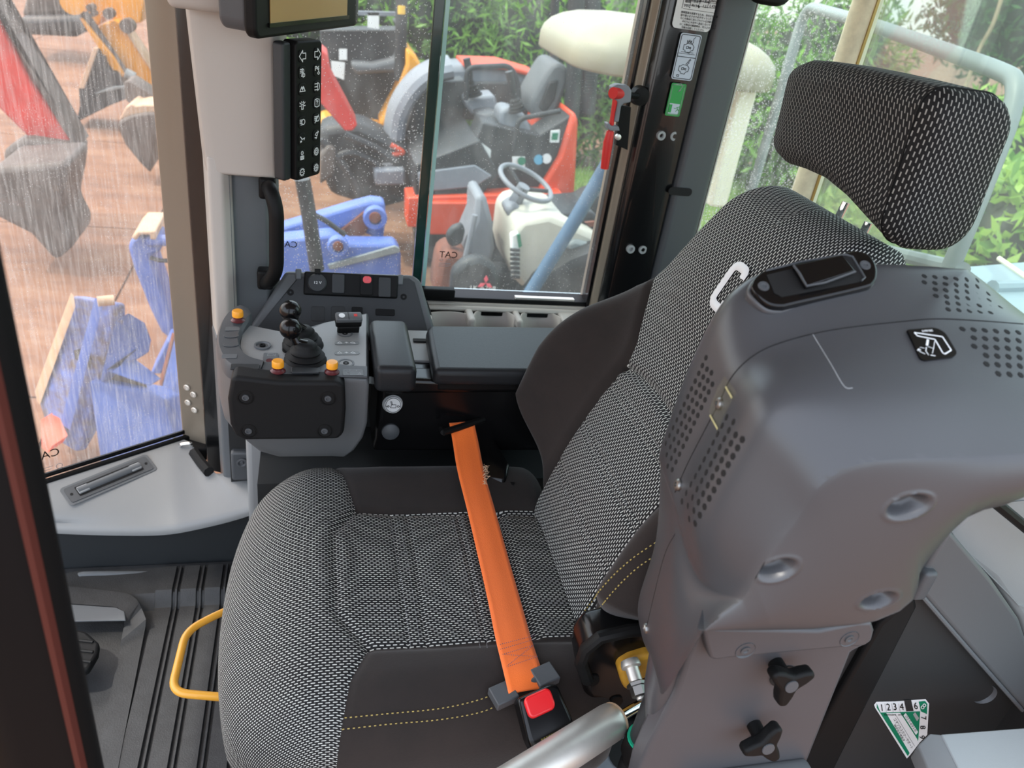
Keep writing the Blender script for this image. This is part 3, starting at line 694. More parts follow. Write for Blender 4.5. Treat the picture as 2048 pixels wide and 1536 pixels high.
# belt guide with slot and folded bellows at the far side, orange webbing across the cushion, buckle
BT = thing('seat_belt', 'orange lap belt across the seat with black buckle and red release button', 'seat belt', PZ(1000, 1170, .43))
up_ = A([0, 0, 1.])
ctr = [PZ(923, 845, .50), PZ(931, 885, .480), PZ(942, 945, .464), PZ(962, 1020, .450), PZ(985, 1110, .438), PZ(1008, 1200, .436), PZ(1026, 1275, .440), PZ(1046, 1345, .442), PZ(1056, 1382, .436)]
C_ = spline(ctr, 6); mb = MB(); rings = []
for i, p in enumerate(C_):
    t = nrm(C_[min(i+1, len(C_)-1)]-C_[max(i-1, 0)]); side = nrm(np.cross(t, up_)); side = side if side[0] > 0 else -side
    k = i/len(C_); w = .0245+.004*(k > 0)*k; tw = nrm(np.cross(side, t)); tw = tw if tw[2] > 0 else -tw
    side = nrm(side+tw*(-.18*math.sin(3*k)))
    rings.append([p+side*w*f+tw*(.0009 if abs(f) < .3 else 0) for f in np.linspace(-1, 1, 9)])
mb.loft(rings, False, (False, False)); wbn = mb.build('webbing', 'orange_belt', BT, solid=.0016, sharp=80)
# frayed edge
fz = MB(); p0 = PZ(972, 935, .468)
for i in range(40):
    a = PZ(968+random.uniform(-3, 6), 930+i*1.0, .468); fz.tube([a, a+A([random.uniform(.0, .008), random.uniform(-.006, .006), random.uniform(0, .006)])], .0005, 4)
fz.build('frayed_edge', 'edge_worn', wbn)
# sewn X on the belt end
sw = [[(1000, 1290), (1070, 1272)], [(1004, 1310), (1066, 1292), (1010, 1336), (1076, 1314), (1004, 1310)], [(1002, 1308), (1012, 1338)], [(1000, 1300), (1068, 1280)]]
for L in sw:
    stitch([PZ(x, y, .4445) for x, y in L], .003, .8, .0005, 'thread_blue', wbn)
# tongue bar the belt loops round
t0, t1 = PZ(988, 1398, .430), PZ(1104, 1346, .440)
tx = nrm(t1-t0); mb = MB()
for f in (0.0, 1.0):
    c = t0+(t1-t0)*f; mb.box(c+tx*(.014 if f == 0 else -.012), (.032, .030, .013), [tx, nrm(np.cross([0, 0, 1], tx)), A([0, 0, 1.])])
mb.cyl(t0, t1, .006, n=10); mb.build('tongue_bar', 'dark_grey', BT, bevel=.003)
# buckle
bc = PZ(1090, 1441, .43); bx = nrm(tx); by = nrm(np.cross([0, 0, 1], bx)); by = -by if by[1] > 0 else by
bax = [bx, nrm(by*.86+A([0, 0, -.5])), nrm(np.cross(bx, nrm(by*.86+A([0, 0, -.5]))))]
if bax[2][2] < 0: bax[2] = -bax[2]
out = fillet([A([-.026, -.045, 0]), A([.026, -.045, 0]), A([.030, .02, 0]), A([.022, .045, 0]), A([-.022, .045, 0]), A([-.030, .02, 0]), A([-.026, -.045, 0])], .012, 5)[:-1]
bk = MB().prism([bc+bax[0]*p[0]*1.15+bax[1]*p[1]*.86-bax[2]*.014 for p in out], bax[2]*.026).build('buckle', 'black_gloss', BT, bevel=.006, seg=4)
rb = bc-bax[1]*.022-bax[0]*.004+bax[2]*.008
MB().prism([rb+bax[0]*x+bax[1]*y for x, y in rrect(.040, .028, .008)], bax[2]*.009).build('release_button', 'red_button', bk, bevel=.003)
lb = bc+bax[1]*.022+bax[2]*.0125
lbm = MB()
for i in range(10): lbm.box(lb+bax[0]*(i-4.5)*.0037, (.0022, .009, .0006), bax)
lbm.build('caution_print', 'olive_print', bk)
GDx = thing('belt_guide', 'black belt retractor guide with slotted mouth beyond the seat', 'belt guide', PY(950, 900, 1.2))
q0, q1 = PZ(889, 868, .492), PZ(962, 842, .492)
MB().tube([q0+A([-.004, -.004, .006]), q1+A([.004, -.004, .006])], .0065, 10).build('slot_bar', 'black', GDx)
MB().tube([q0+A([-.004, .018, .0]), q0+A([-.004, -.004, .006])], .005, 8).build('slot_side', 'black', GDx); MB().tube([q1+A([.004, .018, 0]), q1+A([.004, -.004, .006])], .005, 8).build('slot_side', 'black', GDx)
MB().loft([[p+A([0, 0, dz]) for p in (PZ(985, 880, .44), PZ(1018, 935, .44), PZ(1010, 975, .42), PZ(965, 965, .42), PZ(935, 880, .45))] for dz in (-.06, -.02, .012)]).build('boot', 'black_gloss', GDx, bevel=.01)
MB().tube(spline([PZ(965, 965, .425), PZ(1000, 968, .42), PZ(1028, 972, .42)], 5), .008, 8).build('hose', 'black', GDx)
# ------------------------------------------------------------------ right-hand control console
ZT = .63
CN = thing('control_console', 'grey lever console with two black ball levers beside the seat', 'console', PZ(590, 800, .45))
P_ = lambda x, y, z=ZT: PZ(x, y, z)
outer = [P_(735, 757), P_(700, 754), P_(560, 752), P_(500, 748), P_(462, 738), P_(441, 715), P_(433, 685), P_(440, 652), P_(455, 628), P_(478, 616, ZT+.008), P_(497, 624, ZT+.004), P_(505, 650), P_(560, 668, ZT-.012), P_(640, 648), P_(735, 624)]
cen_ = np.mean(outer, axis=0)
lev = []
for dz, sc, sl in ((0, 1.0, 0), (-.012, 1.018, 0), (-.09, 1.02, 0), (-.125, .985, .0), (-.16, .90, .02), (-.185, .80, .03)):
    r = []
    for p in outer:
        q = p.copy(); q[0] = cen_[0]+(q[0]-cen_[0])*sc+(sl if q[0] < cen_[0] else 0); q[1] = cen_[1]+(q[1]-cen_[1])*(sc if q[1] > cen_[1] else min(sc, 1.02)); q[2] += dz; r.append(q)
    lev.append(r)
body = MB().loft(lev); body.build('body', 'console_grey', CN, bevel=.005, seg=3, bang=25)
# sunken tray with the levers, lighter switch field on its right
tray = [P_(492, 722, ZT+.0012), P_(480, 700, ZT+.0012), P_(484, 672, ZT+.0012), P_(500, 652, ZT+.0012), P_(560, 664, ZT+.0012), P_(645, 655, ZT+.0012), P_(645, 722, ZT+.0012)]
MB().prism(tray, (0, 0, .0012)).build('tray', 'ledge_grey', CN)
MB().prism([P_(604, 668, ZT+.002), P_(648, 648, ZT+.002), P_(733, 630, ZT+.002), P_(733, 742, ZT+.002), P_(660, 728, ZT+.002), P_(600, 730, ZT+.002)], (0, 0, .003)).build('switch_field', 'ledge_grey', CN, bevel=.0015)
# raised horn rim at the left, carrying the buttons
rimo = [P_(520, 749, ZT+.002), P_(462, 738, ZT+.002), P_(441, 715, ZT+.002), P_(433, 685, ZT+.002), P_(440, 652, ZT+.004), P_(455, 628, ZT+.010), P_(478, 614, ZT+.014), P_(496, 622, ZT+.012)]
rimi = [P_(528, 726, ZT+.004), P_(502, 718, ZT+.004), P_(486, 704, ZT+.004), P_(480, 685, ZT+.004), P_(484, 668, ZT+.006), P_(492, 652, ZT+.010), P_(500, 640, ZT+.014), P_(504, 636, ZT+.012)]
ro, ri = resample(spline(rimo, 5), 30), resample(spline(rimi, 5), 30); upz = A([0, 0, 1.])
MB().loft([[ro[k]-upz*.02, ro[k], ro[k]*.9+ri[k]*.1+upz*.007, ri[k]*.9+ro[k]*.1+upz*.007, ri[k], ri[k]-upz*.02] for k in range(30)]).build('horn_rim', 'dark_grey', CN)
hro = [o for o in COL.objects if o.name.startswith('horn_rim')][-1]; HB_ = bvh([v.co for v in hro.data.vertices], [p.vertices for p in hro.data.polygons])
def rimhit(x, y):
    h, n = hit(HB_, x, y)
    if h is None: return PZ(x, y, ZT+.012), np.eye(3)
    n = n if n[2] > 0 else -n; n = nrm(n*.5+A([0, 0, .5])); return h+n*.0004, frame_of(n, (0, 1, 0))
front = [P_(528, 727, ZT+.003), P_(520, 750, ZT+.003), P_(640, 754, ZT+.003), P_(735, 757, ZT+.003), P_(735, 736, ZT+.003), P_(640, 731, ZT+.003)]
MB().prism(front, (0, 0, .004)).build('front_rim', 'dark_grey', CN, bevel=.0015)
ZR = ZT+.0075
# push buttons with orange caps on maroon collars
for x, y, z in ((476, 641, ZT+.018), (556, 742, ZR), (664, 744, ZR)):
    b = PZ(x, y, z); k = MB().lathe(b, (0, 0, 1), [(.0125, 0), (.0125, .001), (.010, .003), (.0085, .005), (.0085, .009)], 20).build('collar', 'maroon', CN)
    MB().lathe(b, (0, 0, 1), [(.0075, .008), (.0098, .009), (.0098, .018), (.0085, .020), (.001, .0205)], 20).build('button_cap', 'orange_cap', k)
for x, y, sx_, sy_ in ((463, 672, .026, .016), (462, 690, .026, .016)):
    c, hx_ = rimhit(x, y); MB().prism([c+hx_[0]*a+hx_[1]*b for a, b in [(sx_/2*math.cos(t), sy_/2*math.sin(t)) for t in np.linspace(0, 2*math.pi, 24, endpoint=False)]], hx_[2]*.0012).build('blank_plug', 'dark_grey', CN, bevel=.0005)
for x, y in ((465, 658), (459, 713)):
    c, hx_ = rimhit(x, y); MB().prism([c+hx_[0]*a+hx_[1]*b for a, b in rrect(.024, .014, .002)], hx_[2]*.0006).build('label_field', 'mid_grey', CN)
for x, y in ((490, 736), (611, 743)):
    c = PZ(x, y, ZR+.001); MB().prism([c+A([a, b, 0]) for a, b in rrect(.046, .017, .003)], (0, 0, .0035)).build('blank_cover', 'panel_dark', CN, bevel=.001)
c = PZ(706, 745, ZR+.0005); ax0 = np.eye(3)
lbl = MB().prism([c+A([a, b, 0]) for a, b in rrect(.034, .020, .002)], (0, 0, .0006)).build('mode_label', 'mid_grey', CN)
strokes([arc(-.008, -.004, .003), [(.006, -.008), (.013, -.008), (.011, -.001), (.009, -.008)], [(-.013, .006), (.013, .006)], [(-.005, .008), (-.005, .004)], [(.006, .008), (.006, .004)]], .0007, c+A([0, 0, .0007]), ax0).build('print', 'grey_print', lbl)
# sunken screws
for x, y in ((690, 667), (692, 726), (525, 690)):
    c = PZ(x, y, ZT+.0052); k = MB().lathe(c, (0, 0, 1), [(.0145, -.002), (.0145, .0006), (.0115, .0008), (.0095, -.0025), (.001, -.003)], 20).build('screw_well', 'mid_grey', CN)
    MB().lathe(c, (0, 0, 1), [(.0055, -.003), (.005, .001), (.003, .001), (.002, -.001), (.0005, -.001)], 14).build('screw', 'black', k)
# printed strips
for x, y in ((694, 686), (694, 706)):
    c = PZ(x, y, ZT+.0055); k = MB().prism([c+A([a, b+.07*a, 0]) for a, b in rrect(.044, .013, .006)], (0, 0, .0005)).build('printed_strip', 'strip_grey', CN)
    strokes([[(-.017, -.003), (-.013, .003), (-.009, -.003), (-.017, -.003)], [(-.004, .001), (.002, .001)], [(-.001, .003), (-.001, -.002)], [(.006, .0), (.010, .003), (.014, .0)], [(.008, -.002), (.015, -.002)]], .0008, c+A([0, 0, .0006]), ax0).build('print', 'white_print', k)
c = PZ(541, 716, ZT+.004); k = MB().prism([c+A([a, b, 0]) for a, b in rrect(.024, .036, .003)], (0, 0, .0005)).build('lock_label', 'mid_grey', CN)
strokes([[(-.005, .006), (.004, .006), (.004, .014), (-.005, .014), (-.005, .006)], [(-.005, .010), (.004, .010)], [(.007, .006), (.007, .014)]], .0008, c+A([0, 0, .0006]), ax0).build('print', 'grey_print', k)
MB().lathe(c+A([0, -.010, 0]), (0, 0, 1), [(.007, 0), (.007, .0008)], 18).build('red_mark', 'maroon', k)
# the two levers: ball on a tapered stem in a folded rubber gaiter
for (bx_, by_), (gx, gy), zb in (((581, 657), (611, 722), .693), ((581, 622), (606, 692), .71)):
    ball = PZ(bx_, by_, zb); g0 = PZ(gx, gy, ZT+.003)
    k = MB().lathe(g0, (0, 0, 1), [(.036, 0), (.036, .004), (.030, .008), (.033, .012), (.025, .017), (.027, .021), (.019, .027), (.020, .031), (.012, .038)], 26).build('gaiter', 'rubber', CN, sharp=70)
    st = MB().tube([g0+A([0, 0, .03]), g0+(ball-g0)*.6, ball], [.0105, .0085, .007], 14).build('lever_stem', 'black_gloss', CN)
    MB().sphere(ball, .0185, 24).build('ball_knob', 'black_gloss', st)
    MB().prism([g0+A([a+.006, b, 0]) for a, b in rrect(.082, .060, .012)], (0, 0, .001)).build('gaiter_base', 'black', k)
# bolted pad on the console front
fr0 = PY(460, 765, 1.155)
padp = [PY(x, y, 1.128) for x, y in ((462, 757), (475, 754), (560, 764), (675, 764), (690, 772), (692, 820), (688, 868), (676, 880), (488, 882), (470, 872), (460, 850), (455, 800))]
pd_ = MB().prism(padp, (0, .04, 0)).build('knee_pad', 'rubber', CN, bevel=.007, seg=4)
for x, y in ((491, 795), (656, 797), (497, 862), (649, 862)):
    c = PY(x, y, 1.128); k = MB().lathe(c, (0, -1, 0), [(.0135, -.004), (.0135, .0006), (.011, .001), (.009, -.002), (.001, -.0022)], 22).build('screw_cup', 'black', pd_)
    MB().lathe(c, (0, -1, 0), [(.006, -.002), (.0055, .002), (.0035, .0022), (.0025, .0005), (.0005, .0005)], 14).build('screw', 'dark_grey', pd_)
# small black remote-style toggle box at the back of the console
TG = thing('toggle_box', 'small black two-button toggle box with red mark behind the levers', 'switch', PZ(696, 650, .64))
tax = [nrm([1, .12, 0]), nrm([-.12, 1, .35]), None]; tax[2] = np.cross(tax[0], tax[1]); c = PZ(697, 640, .66)
rbox(c, (.048, .020, .022), .004, tax).build('case', 'black', TG); rbox(c+tax[2]*.0065, (.0486, .0206, .0115), .004, tax).build('cap', 'console_grey', TG)
MB().box(c+tax[2]*.0115-tax[0]*.001, (.0006, .019, .003), tax).build('seam', 'gap_black', TG)
MB().lathe(c+tax[2]*.0118-tax[0]*.013, tax[2], [(.006, 0), (.0055, .001), (.001, .0012)], 18).build('white_mark', 'white_print', TG)
MB().box(c+tax[2]*.0122+tax[0]*.012, (.006, .006, .001), tax).build('red_mark', 'red', TG)
MB().box(c-tax[1]*.007-tax[2]*.018, (.040, .010, .02), tax).build('foot', 'black', TG, bevel=.002)
# arm pads
a0 = PZ(748, 738, .652); a1 = PZ(817, 640, .652)
AP = thing('arm_pad', 'small black padded wrist rest between lever console and long armrest', 'armrest', PZ(780, 745, .6))
rbox(((a0[0]+a1[0])/2, (a0[1]+a1[1])/2, .628), (a1[0]-a0[0]-.006, a1[1]-a0[1], .052), .013, n=5).build('cushion', 'pad_rubber', AP)
MB().box(((a0[0]+a1[0])/2, (a0[1]+a1[1])/2+.05, .58), (.035, .06, .06)).build('stalk', 'black', AP, bevel=.004)
LB = thing('armrest_box', 'long black padded armrest box lid right of the seat cushion', 'armrest', PZ(960, 745, .55))
b0 = PZ(862, 735, .648); b1 = PZ(850, 650, .648)
ZL = .625
lid = [PZ(868, 740, ZL), PZ(853, 660, ZL), PZ(857, 648, ZL), PZ(1150, 652, ZL), PZ(1090, 745, ZL)]
lid[4][1] = lid[0][1]
MB().prism([p-A([0, 0, .035]) for p in lid], (0, 0, .035)).build('lid', 'pad_rubber', LB, bevel=.012, seg=5)
MB().prism([p+A([.012, .012, -.05]) for p in lid], (0, 0, .02)).build('lid_base', 'black', LB, bevel=.004)
hp = PZ(840, 700, .59)
MB().box((hp[0]+.005, hp[1]+.02, .585), (.09, .13, .012)).build('hinge_plate', 'ledge_grey', LB, bevel=.002)
MB().box((hp[0]+.003, hp[1]+.035, .5925), (.026, .012, .004)).build('hinge_slot', 'gap_black', LB)
MB().box((hp[0]+.03, hp[1]-.06, .575), (.14, .08, .02)).build('hinge_arm', 'mid_grey', LB, bevel=.003)
# box body below: glossy black side with round adjuster disc and plug
MB().prism([PY(x, y, 1.225) for x, y in ((758, 757), (1120, 770), (1120, 905), (742, 905), (750, 880))], (0, .17, 0)).build('side_cover', 'black_gloss', LB, bevel=.012, seg=4)
MB().prism([PY(x, y, 1.21) for x, y in ((765, 757), (1090, 770), (1090, 786), (775, 790), (760, 782))], (0, .05, 0)).build('cover_lip', 'black_gloss', LB, bevel=.008, seg=4)
c = PY(786, 809, 1.218); dk = MB().lathe(c, (0, -1, .25), [(.021, -.014), (.018, -.004), (.0155, 0), (.0155, .004), (.001, .0045)], 26).build('adjuster_disc', 'paper_white', LB, sharp=30)
axd = frame_of((0, -1, .25)); cd_ = c+axd[2]*.0048
strokes([[(-.005, -.005), (.005, -.005), (.005, .001), (-.003, .001), (-.005, .007), (-.003, .007), (-.001, .001)], [(-.005, -.005), (-.003, .001)], [(-.007, -.002), (-.009, 0), (-.009, -.001), (-.012, -.002), (-.009, -.004), (-.007, -.002)], [(.007, -.002), (.009, 0), (.012, -.002), (.009, -.004), (.007, -.002)], arc(0, 0, .0138, 0, 360, 20)], .0009, cd_, axd).build('print', 'black', dk)
c = PY(781, 863, 1.223); MB().lathe(c, (0, -1, .1), [(.017, -.002), (.0165, .003), (.012, .006), (.001, .007)], 20).build('plug', 'dark_grey', LB)

# ------------------------------------------------------------------ switch panel under the side window
SP0, SN = plane3(PY(590, 545, 1.515), PY(830, 556, 1.515), PZ(700, 690, .54))
if SN[1] > 0: SN = -SN
sax = frame_of(SN); Q = lambda x, y, d=0: PP(x, y, SP0, SN)+SN*d
SW = thing('switch_panel', 'dark switch panel with grey surround, socket and red hazard switch by the window', 'switch panel', Q(690, 640))
frp = [(572, 542), (826, 550), (842, 562), (882, 700), (480, 700), (498, 655)]
MB().prism([Q(x, y, -.03) for x, y in frp], SN*.03).build('surround', 'console_grey', SW, bevel=.007, seg=3)
MB().prism([Q(x, y, .0005) for x, y in ((598, 553), (818, 557), (829, 565), (864, 695), (500, 695), (512, 658))], SN*.003).build('panel_face', 'panel_dark', SW, bevel=.002)
MB().prism([Q(x, y, .003) for x, y in ((609, 543), (796, 552), (794, 598), (607, 590))], SN*.009).build('upper_bank', 'black', SW, bevel=.004)
def keyplate(x, y, w, h, d, m, nm, par=SW, r=.003, t=.004):
    c = Q(x, y, d); return MB().prism([c+sax[0]*a+sax[1]*b for a, b in rrect(w, h, r)], SN*t).build(nm, m, par, bevel=.001)
so = MB().lathe(Q(634, 567, .012), SN, [(.019, 0), (.019, .004), (.0165, .006), (.001, .0062)], 28).build('socket_cap', 'panel_dark', SW)
MB().box(Q(635, 552, .016)+sax[1]*.008, (.012, .010, .006), sax).build('cap_tab', 'black', so, bevel=.001)
text_mesh('12 V', .0078, 'white_print', 'lettering', so, Q(635, 567, .0184), sax, sx=1.1)
keyplate(676, 569, .025, .038, .012, 'panel_dark', 'blank_cover')
hzd = keyplate(732, 572, .025, .040, .012, 'black', 'hazard_switch', t=.006)
k = MB().prism([Q(733, 561, .0185)+sax[0]*a+sax[1]*b for a, b in rrect(.017, .014, .006)], SN*.001).build('red_lens', 'red_button', hzd)
strokes([[(-.0045, -.003), (.0045, -.003), (0, .0045), (-.0045, -.003)], [(-.002, -.0015), (.002, -.0015), (0, .002), (-.002, -.0015)]], .0006, Q(733, 561, .0197), sax).build('triangle', 'pink', k)
keyplate(768, 576, .025, .040, .012, 'panel_dark', 'blank_cover')
for x in (636, 676): keyplate(x, 628, .027, .030, .0038, 'wall_dark', 'blank_cover', t=.0015)
keyplate(714, 622, .022, .016, .004, 'black', 'rocker'); keyplate(770, 625, .040, .014, .004, 'black', 'rocker', t=.002)
for x, y in ((581, 585), (807, 594)):
    MB().lathe(Q(x, y, .003), SN, [(.007, 0), (.0065, .0012), (.003, .0012), (.002, .0003), (.0003, .0003)], 16).build('screw', 'black', SW)
for x, y in ((597, 549), (800, 560)):
    MB().box(Q(x, y, .004), (.012, .022, .010), sax).build('end_cap', 'mid_grey', SW, bevel=.003)
# side tray with moulded cup hollows between armrest box and window
zt = PY(1000, 612, YW-.02)[2]
TR = thing('side_tray', 'light grey moulded tray with cup hollows below the sliding window', 'tray', (.45, 1.48, .5))
MB().prism([(.22, YW-.012, zt), (.75, YW-.012, zt), (.75, YW-.012, .42), (.22, YW-.012, .42)], (0, .02, 0)).build('back_panel', 'trim_grey', TR)
MB().box((.48, 1.45, .46), (.52, .26, .02)).build('tray_floor', 'mid_grey', TR)
top = MB()
for xa, xb in ((.235, .255), (.335, .352), (.447, .462), (.557, .75)): top.box(((xa+xb)/2, 1.555, zt-.02), (xb-xa, .07, .024))
top.box((.49, 1.582, zt-.010), (.53, .014, .012)); top.build('rim', 'trim_grey', TR, bevel=.006)
for xc in (.40, .51, .295):
    mb = MB(); n = 18
    rings = [[A([xc+.05*math.cos(t), 1.545-.0+.045*math.sin(t)*(1 if xc > .3 else .5), zt-.012-h]) for t in np.linspace(0, math.pi, n)] for h in (0, .05, .12)]
    mb.loft(rings, False, (False, False)); mb.build('cup_hollow', 'trim_grey', TR, solid=.003)
st = PY(850, 605, 1.56); MB().tube([st, PY(856, 622, 1.545), PY(861, 640, 1.54)], .006, 8).build('strap_clip', 'black', TR)

# ------------------------------------------------------------------ monitor, key pad, handle on the corner pillar
mbl = PY(512, 80, 1.30); zmb = mbl[2]; mbr = PZ(717, 52, zmb)
mr_ = nrm(A([mbr[0]-mbl[0], mbr[1]-mbl[1], 0])); mn = nrm(np.cross(mr_, [0, 0, 1])); mn = -mn if mn[1] > 0 else mn
mw = np.linalg.norm((mbr-mbl)[:2]); max_ = [mr_, A([0, 0, 1.]), mn]
MO = thing('monitor', 'black framed display with blank screen coloured by a tan reflection at the top of the corner pillar', 'monitor', mbl)
mc = mbl+mr_*mw/2+A([0, 0, .115])
MB().prism([mc+mr_*a+A([0, 0, b])-mn*.02 for a, b in rrect(mw, .23, .016)], mn*.02).build('bezel', 'black', MO, bevel=.005, seg=3)
MB().prism([mc+mr_*a+A([0, 0, b])-mn*.065 for a, b in rrect(mw-.012, .218, .02)], mn*.047).build('rear_housing', 'dark_grey', MO, bevel=.006)
scr = [PP(x, y, mc+mn*.0006, mn) for x, y in ((540, 46), (693, 28))]; h_ = A([0, 0, .16])
MB().prism([scr[0], scr[1]*A([1, 1, 0])+A([0, 0, scr[0][2]]), scr[1]*A([1, 1, 0])+A([0, 0, scr[0][2]])+h_, scr[0]+h_], mn*.0012).build('screen', 'screen_tan_refl', MO)
e = .006
s0 = scr[0]; s1 = scr[1]*A([1, 1, 0])+A([0, 0, scr[0][2]])
MB().prism([s0-mr_*e-A([0, 0, e]), s1+mr_*e-A([0, 0, e]), s1+mr_*e, s0-mr_*e], mn*.003).build('screen_lip', 'black_gloss', MO)
MB().box(mc-mn*.075-mr_*.06-A([0, 0, .03]), (.05, .03, .12), max_).build('mount', 'dark_grey', MO, bevel=.006)
kbl = PY(592, 363, 1.40); zkb = kbl[2]; kbr = PZ(641, 348, zkb)
kr = nrm(A([kbr[0]-kbl[0], kbr[1]-kbl[1], 0])); kn = nrm(np.cross(kr, [0, 0, 1])); kn = -kn if kn[1] > 0 else kn
kw = np.linalg.norm((kbr-kbl)[:2]); ktop = PP(610, 82, kbl, kn)[2]; kh = ktop-zkb; kax = A([kr, [0, 0, 1.], kn]); kc = kbl+kr*kw/2+A([0, 0, kh/2])
KP = thing('keypad', 'black vertical key pad with two columns of white symbols under the monitor', 'keypad', kbl)
MB().prism([kc+kr*a+A([0, 0, b])-kn*.028 for a, b in rrect(kw, kh, .008)], kn*.028).build('housing', 'black', KP, bevel=.003)
MB().prism([kc-kr*(kw/2+.012)+kr*a+A([0, 0, b])-kn*.030 for a, b in rrect(.022, kh-.004, .006)], kn*.022).build('side_cheek', 'panel_dark', KP, bevel=.004)
ic = {}
u = .0042
gear = lambda: [arc(0, 0, u*.95, 0, 360, 20)]+[[(u*.95*math.cos(t), u*.95*math.sin(t)), (u*1.3*math.cos(t), u*1.3*math.sin(t))] for t in np.linspace(0, 2*math.pi, 12, endpoint=False)]
icons_l = [[[(-1.4, 0), (0, 1.4), (0, .7), (1.3, .7), (1.3, -.7), (0, -.7), (0, -1.4), (-1.4, 0)]],
 [[(-1.2, 1), (-.2, 1)], [(-1.2, .5), (-.2, .5)], [(-1.2, .0), (-.2, 0)], [(-.1, 1.2), (-.1, -.2), (.5, .1), (.6, .5), (.5, .9), (-.1, 1.2)], [(.2, -.3), (.2, -1.3), (1, -1.1), (1.1, -.8), (1, -.4), (.2, -.3)], [(-.6, -.6), (.1, -.6)], [(-.6, -1), (.1, -1)]],
 [[(-1.3, -.6), (-.6, .6), (0, -.2), (.6, .6), (1.3, -.6), (-1.3, -.6)], [(-.4, .8), (0, .3), (.4, .8)]],
 [[(-.5, -1), (.5, -1)], [(-.4, -1), (-.4, .4), (.4, .4), (.4, -1)], [(-.7, .6), (-1.3, 1)], [(.7, .6), (1.3, 1)], [(-.8, 0), (-1.4, 0)], [(.8, 0), (1.4, 0)], [(-.3, .9), (-.5, 1.3)], [(.3, .9), (.5, 1.3)]],
 [[(-1.2, .8), (-.2, .8)], [(-1.2, .3), (-.2, .3)], [(-1.2, -.2), (-.2, -.2)], [(-.8, -.7), (-.1, -.7)]]+[[(a/u, b/u) for a, b in arc(.5*u, .1*u, u*.8)]],
 [[(-1, .8), (0, -.1), (1.2, .2), (.9, -.4)], [(-1, -.6), (-.3, -.6)], [(-.9, -1), (-.4, -.8)], [(0, -.1), (-.5, .1)]],
 [[(a/u, b/u) for a, b in arc(0, .8*u, u*.55)], [(0, .8), (.1, .8)], [(-.8, -.2), (.8, -.2), (.8, -1.2), (-.8, -1.2), (-.8, -.2)], [(-.5, -.5), (-.5, -1.2)], [(0, -.2), (0, -.9)], [(.4, -.5), (.4, -1.2)]],
 [[(a/u, b/u) for a, b in L] for L in gear()]+[[(-.4, 0), (.4, 0)]]]
icons_r = [[[(1.4, 0), (0, 1.4), (0, .7), (-1.3, .7), (-1.3, -.7), (0, -.7), (0, -1.4), (1.4, 0)]],
 [[(-1.1, .0), (-1.1, 1.2), (-.5, 1.2), (-.4, .8), (-.6, .6), (-1.1, .6)], [(0, .6), (.8, .6)], [(0, .8), (.7, 1.2)], [(0, .4), (.7, .1)]]+[[(a/u, b/u) for a, b in arc(.6*u, -.8*u, u*.4)], [(.6, -.1), (.6, -.3)], [(1.2, -.8), (1, -.8)], [(0, -.8), (.2, -.8)]],
 [[(-1.3, .9), (-.1, .9)], [(-1.3, 0), (-.1, 0)], [(-1.3, -.9), (-.1, -.9)], [(.2, 1.2), (.2, -1.2), (1, -.8), (1.2, 0), (1, .8), (.2, 1.2)]],
 [[(-1.1, 1), (0, 1.3), (1.1, 1), (1.2, 0), (1.1, -1), (0, -1.3), (-1.1, -1), (-1.2, 0), (-1.1, 1)], [(-.4, .5), (0, .8), (.4, .4), (0, 0), (0, -.3)], [(0, -.6), (0, -.7)]],
 [[(-1.2, .8), (-.2, .8)], [(-1.2, .3), (-.2, .3)], [(-1.2, -.2), (-.2, -.2)], [(-.8, -.7), (-.1, -.7)], [(-1, -1.1), (1, 1.2)]]+[[(a/u, b/u) for a, b in arc(.5*u, .1*u, u*.8)]],
 [[(-.8, .2), (0, .9), (.8, .9), (.3, -.2), (-.8, .2)], [(-1, -.7), (-.3, -.7)], [(-.3, -1.1), (.1, -.5)], [(.6, 1.3), (1, 1)]],
 [[(a/u, b/u) for a, b in L] for L in gear()]+[[(a/u, b/u) for a, b in arc(0, 0, u*.45)]],
 [[(a/u, b/u) for a, b in L] for L in gear()]+[[(-.7, 0), (.7, 0)], [(0, -.6), (0, .6)]]]
for col, xs, icons in ((0, (604, 603), icons_l), (1, (634, 631), icons_r)):
    yt, yb_ = ((112, 344) if col == 0 else (108, 335))
    for i, I in enumerate(icons):
        t = i/7.; c = PP(xs[0]+(xs[1]-xs[0])*t, yt+(yb_-yt)*t, kbl+kn*.0002, kn)
        k = MB().prism([c+kr*a+A([0, 0, b]) for a, b in rrect(.019, .020, .006)], kn*.0012).build('key', 'black', KP, bevel=.0006)
        sc = u*(1.5 if i == 0 else 1.3)
        strokes([[(p[0]*sc, p[1]*sc) for p in L] for L in I], .0014, c+kn*.0013, kax, t=.0003).build('symbol', 'white_print', k)
GH = thing('pillar_handle', 'thick black vertical grab handle beside the side window', 'handle', PY(545, 560, 1.42))
gp = fillet([PY(534, 372, 1.47), PY(541, 378, 1.42), PY(553, 420, 1.405), PY(553, 540, 1.405), PY(540, 562, 1.42), PY(528, 566, 1.47)], .02)
MB().tube(gp, .0135, 14).build('grip', 'black', GH)
for x, y in ((535, 374), (531, 556)): rbox(PY(x, y, 1.46), (.03, .03, .04), .006).build('foot', 'black', GH)
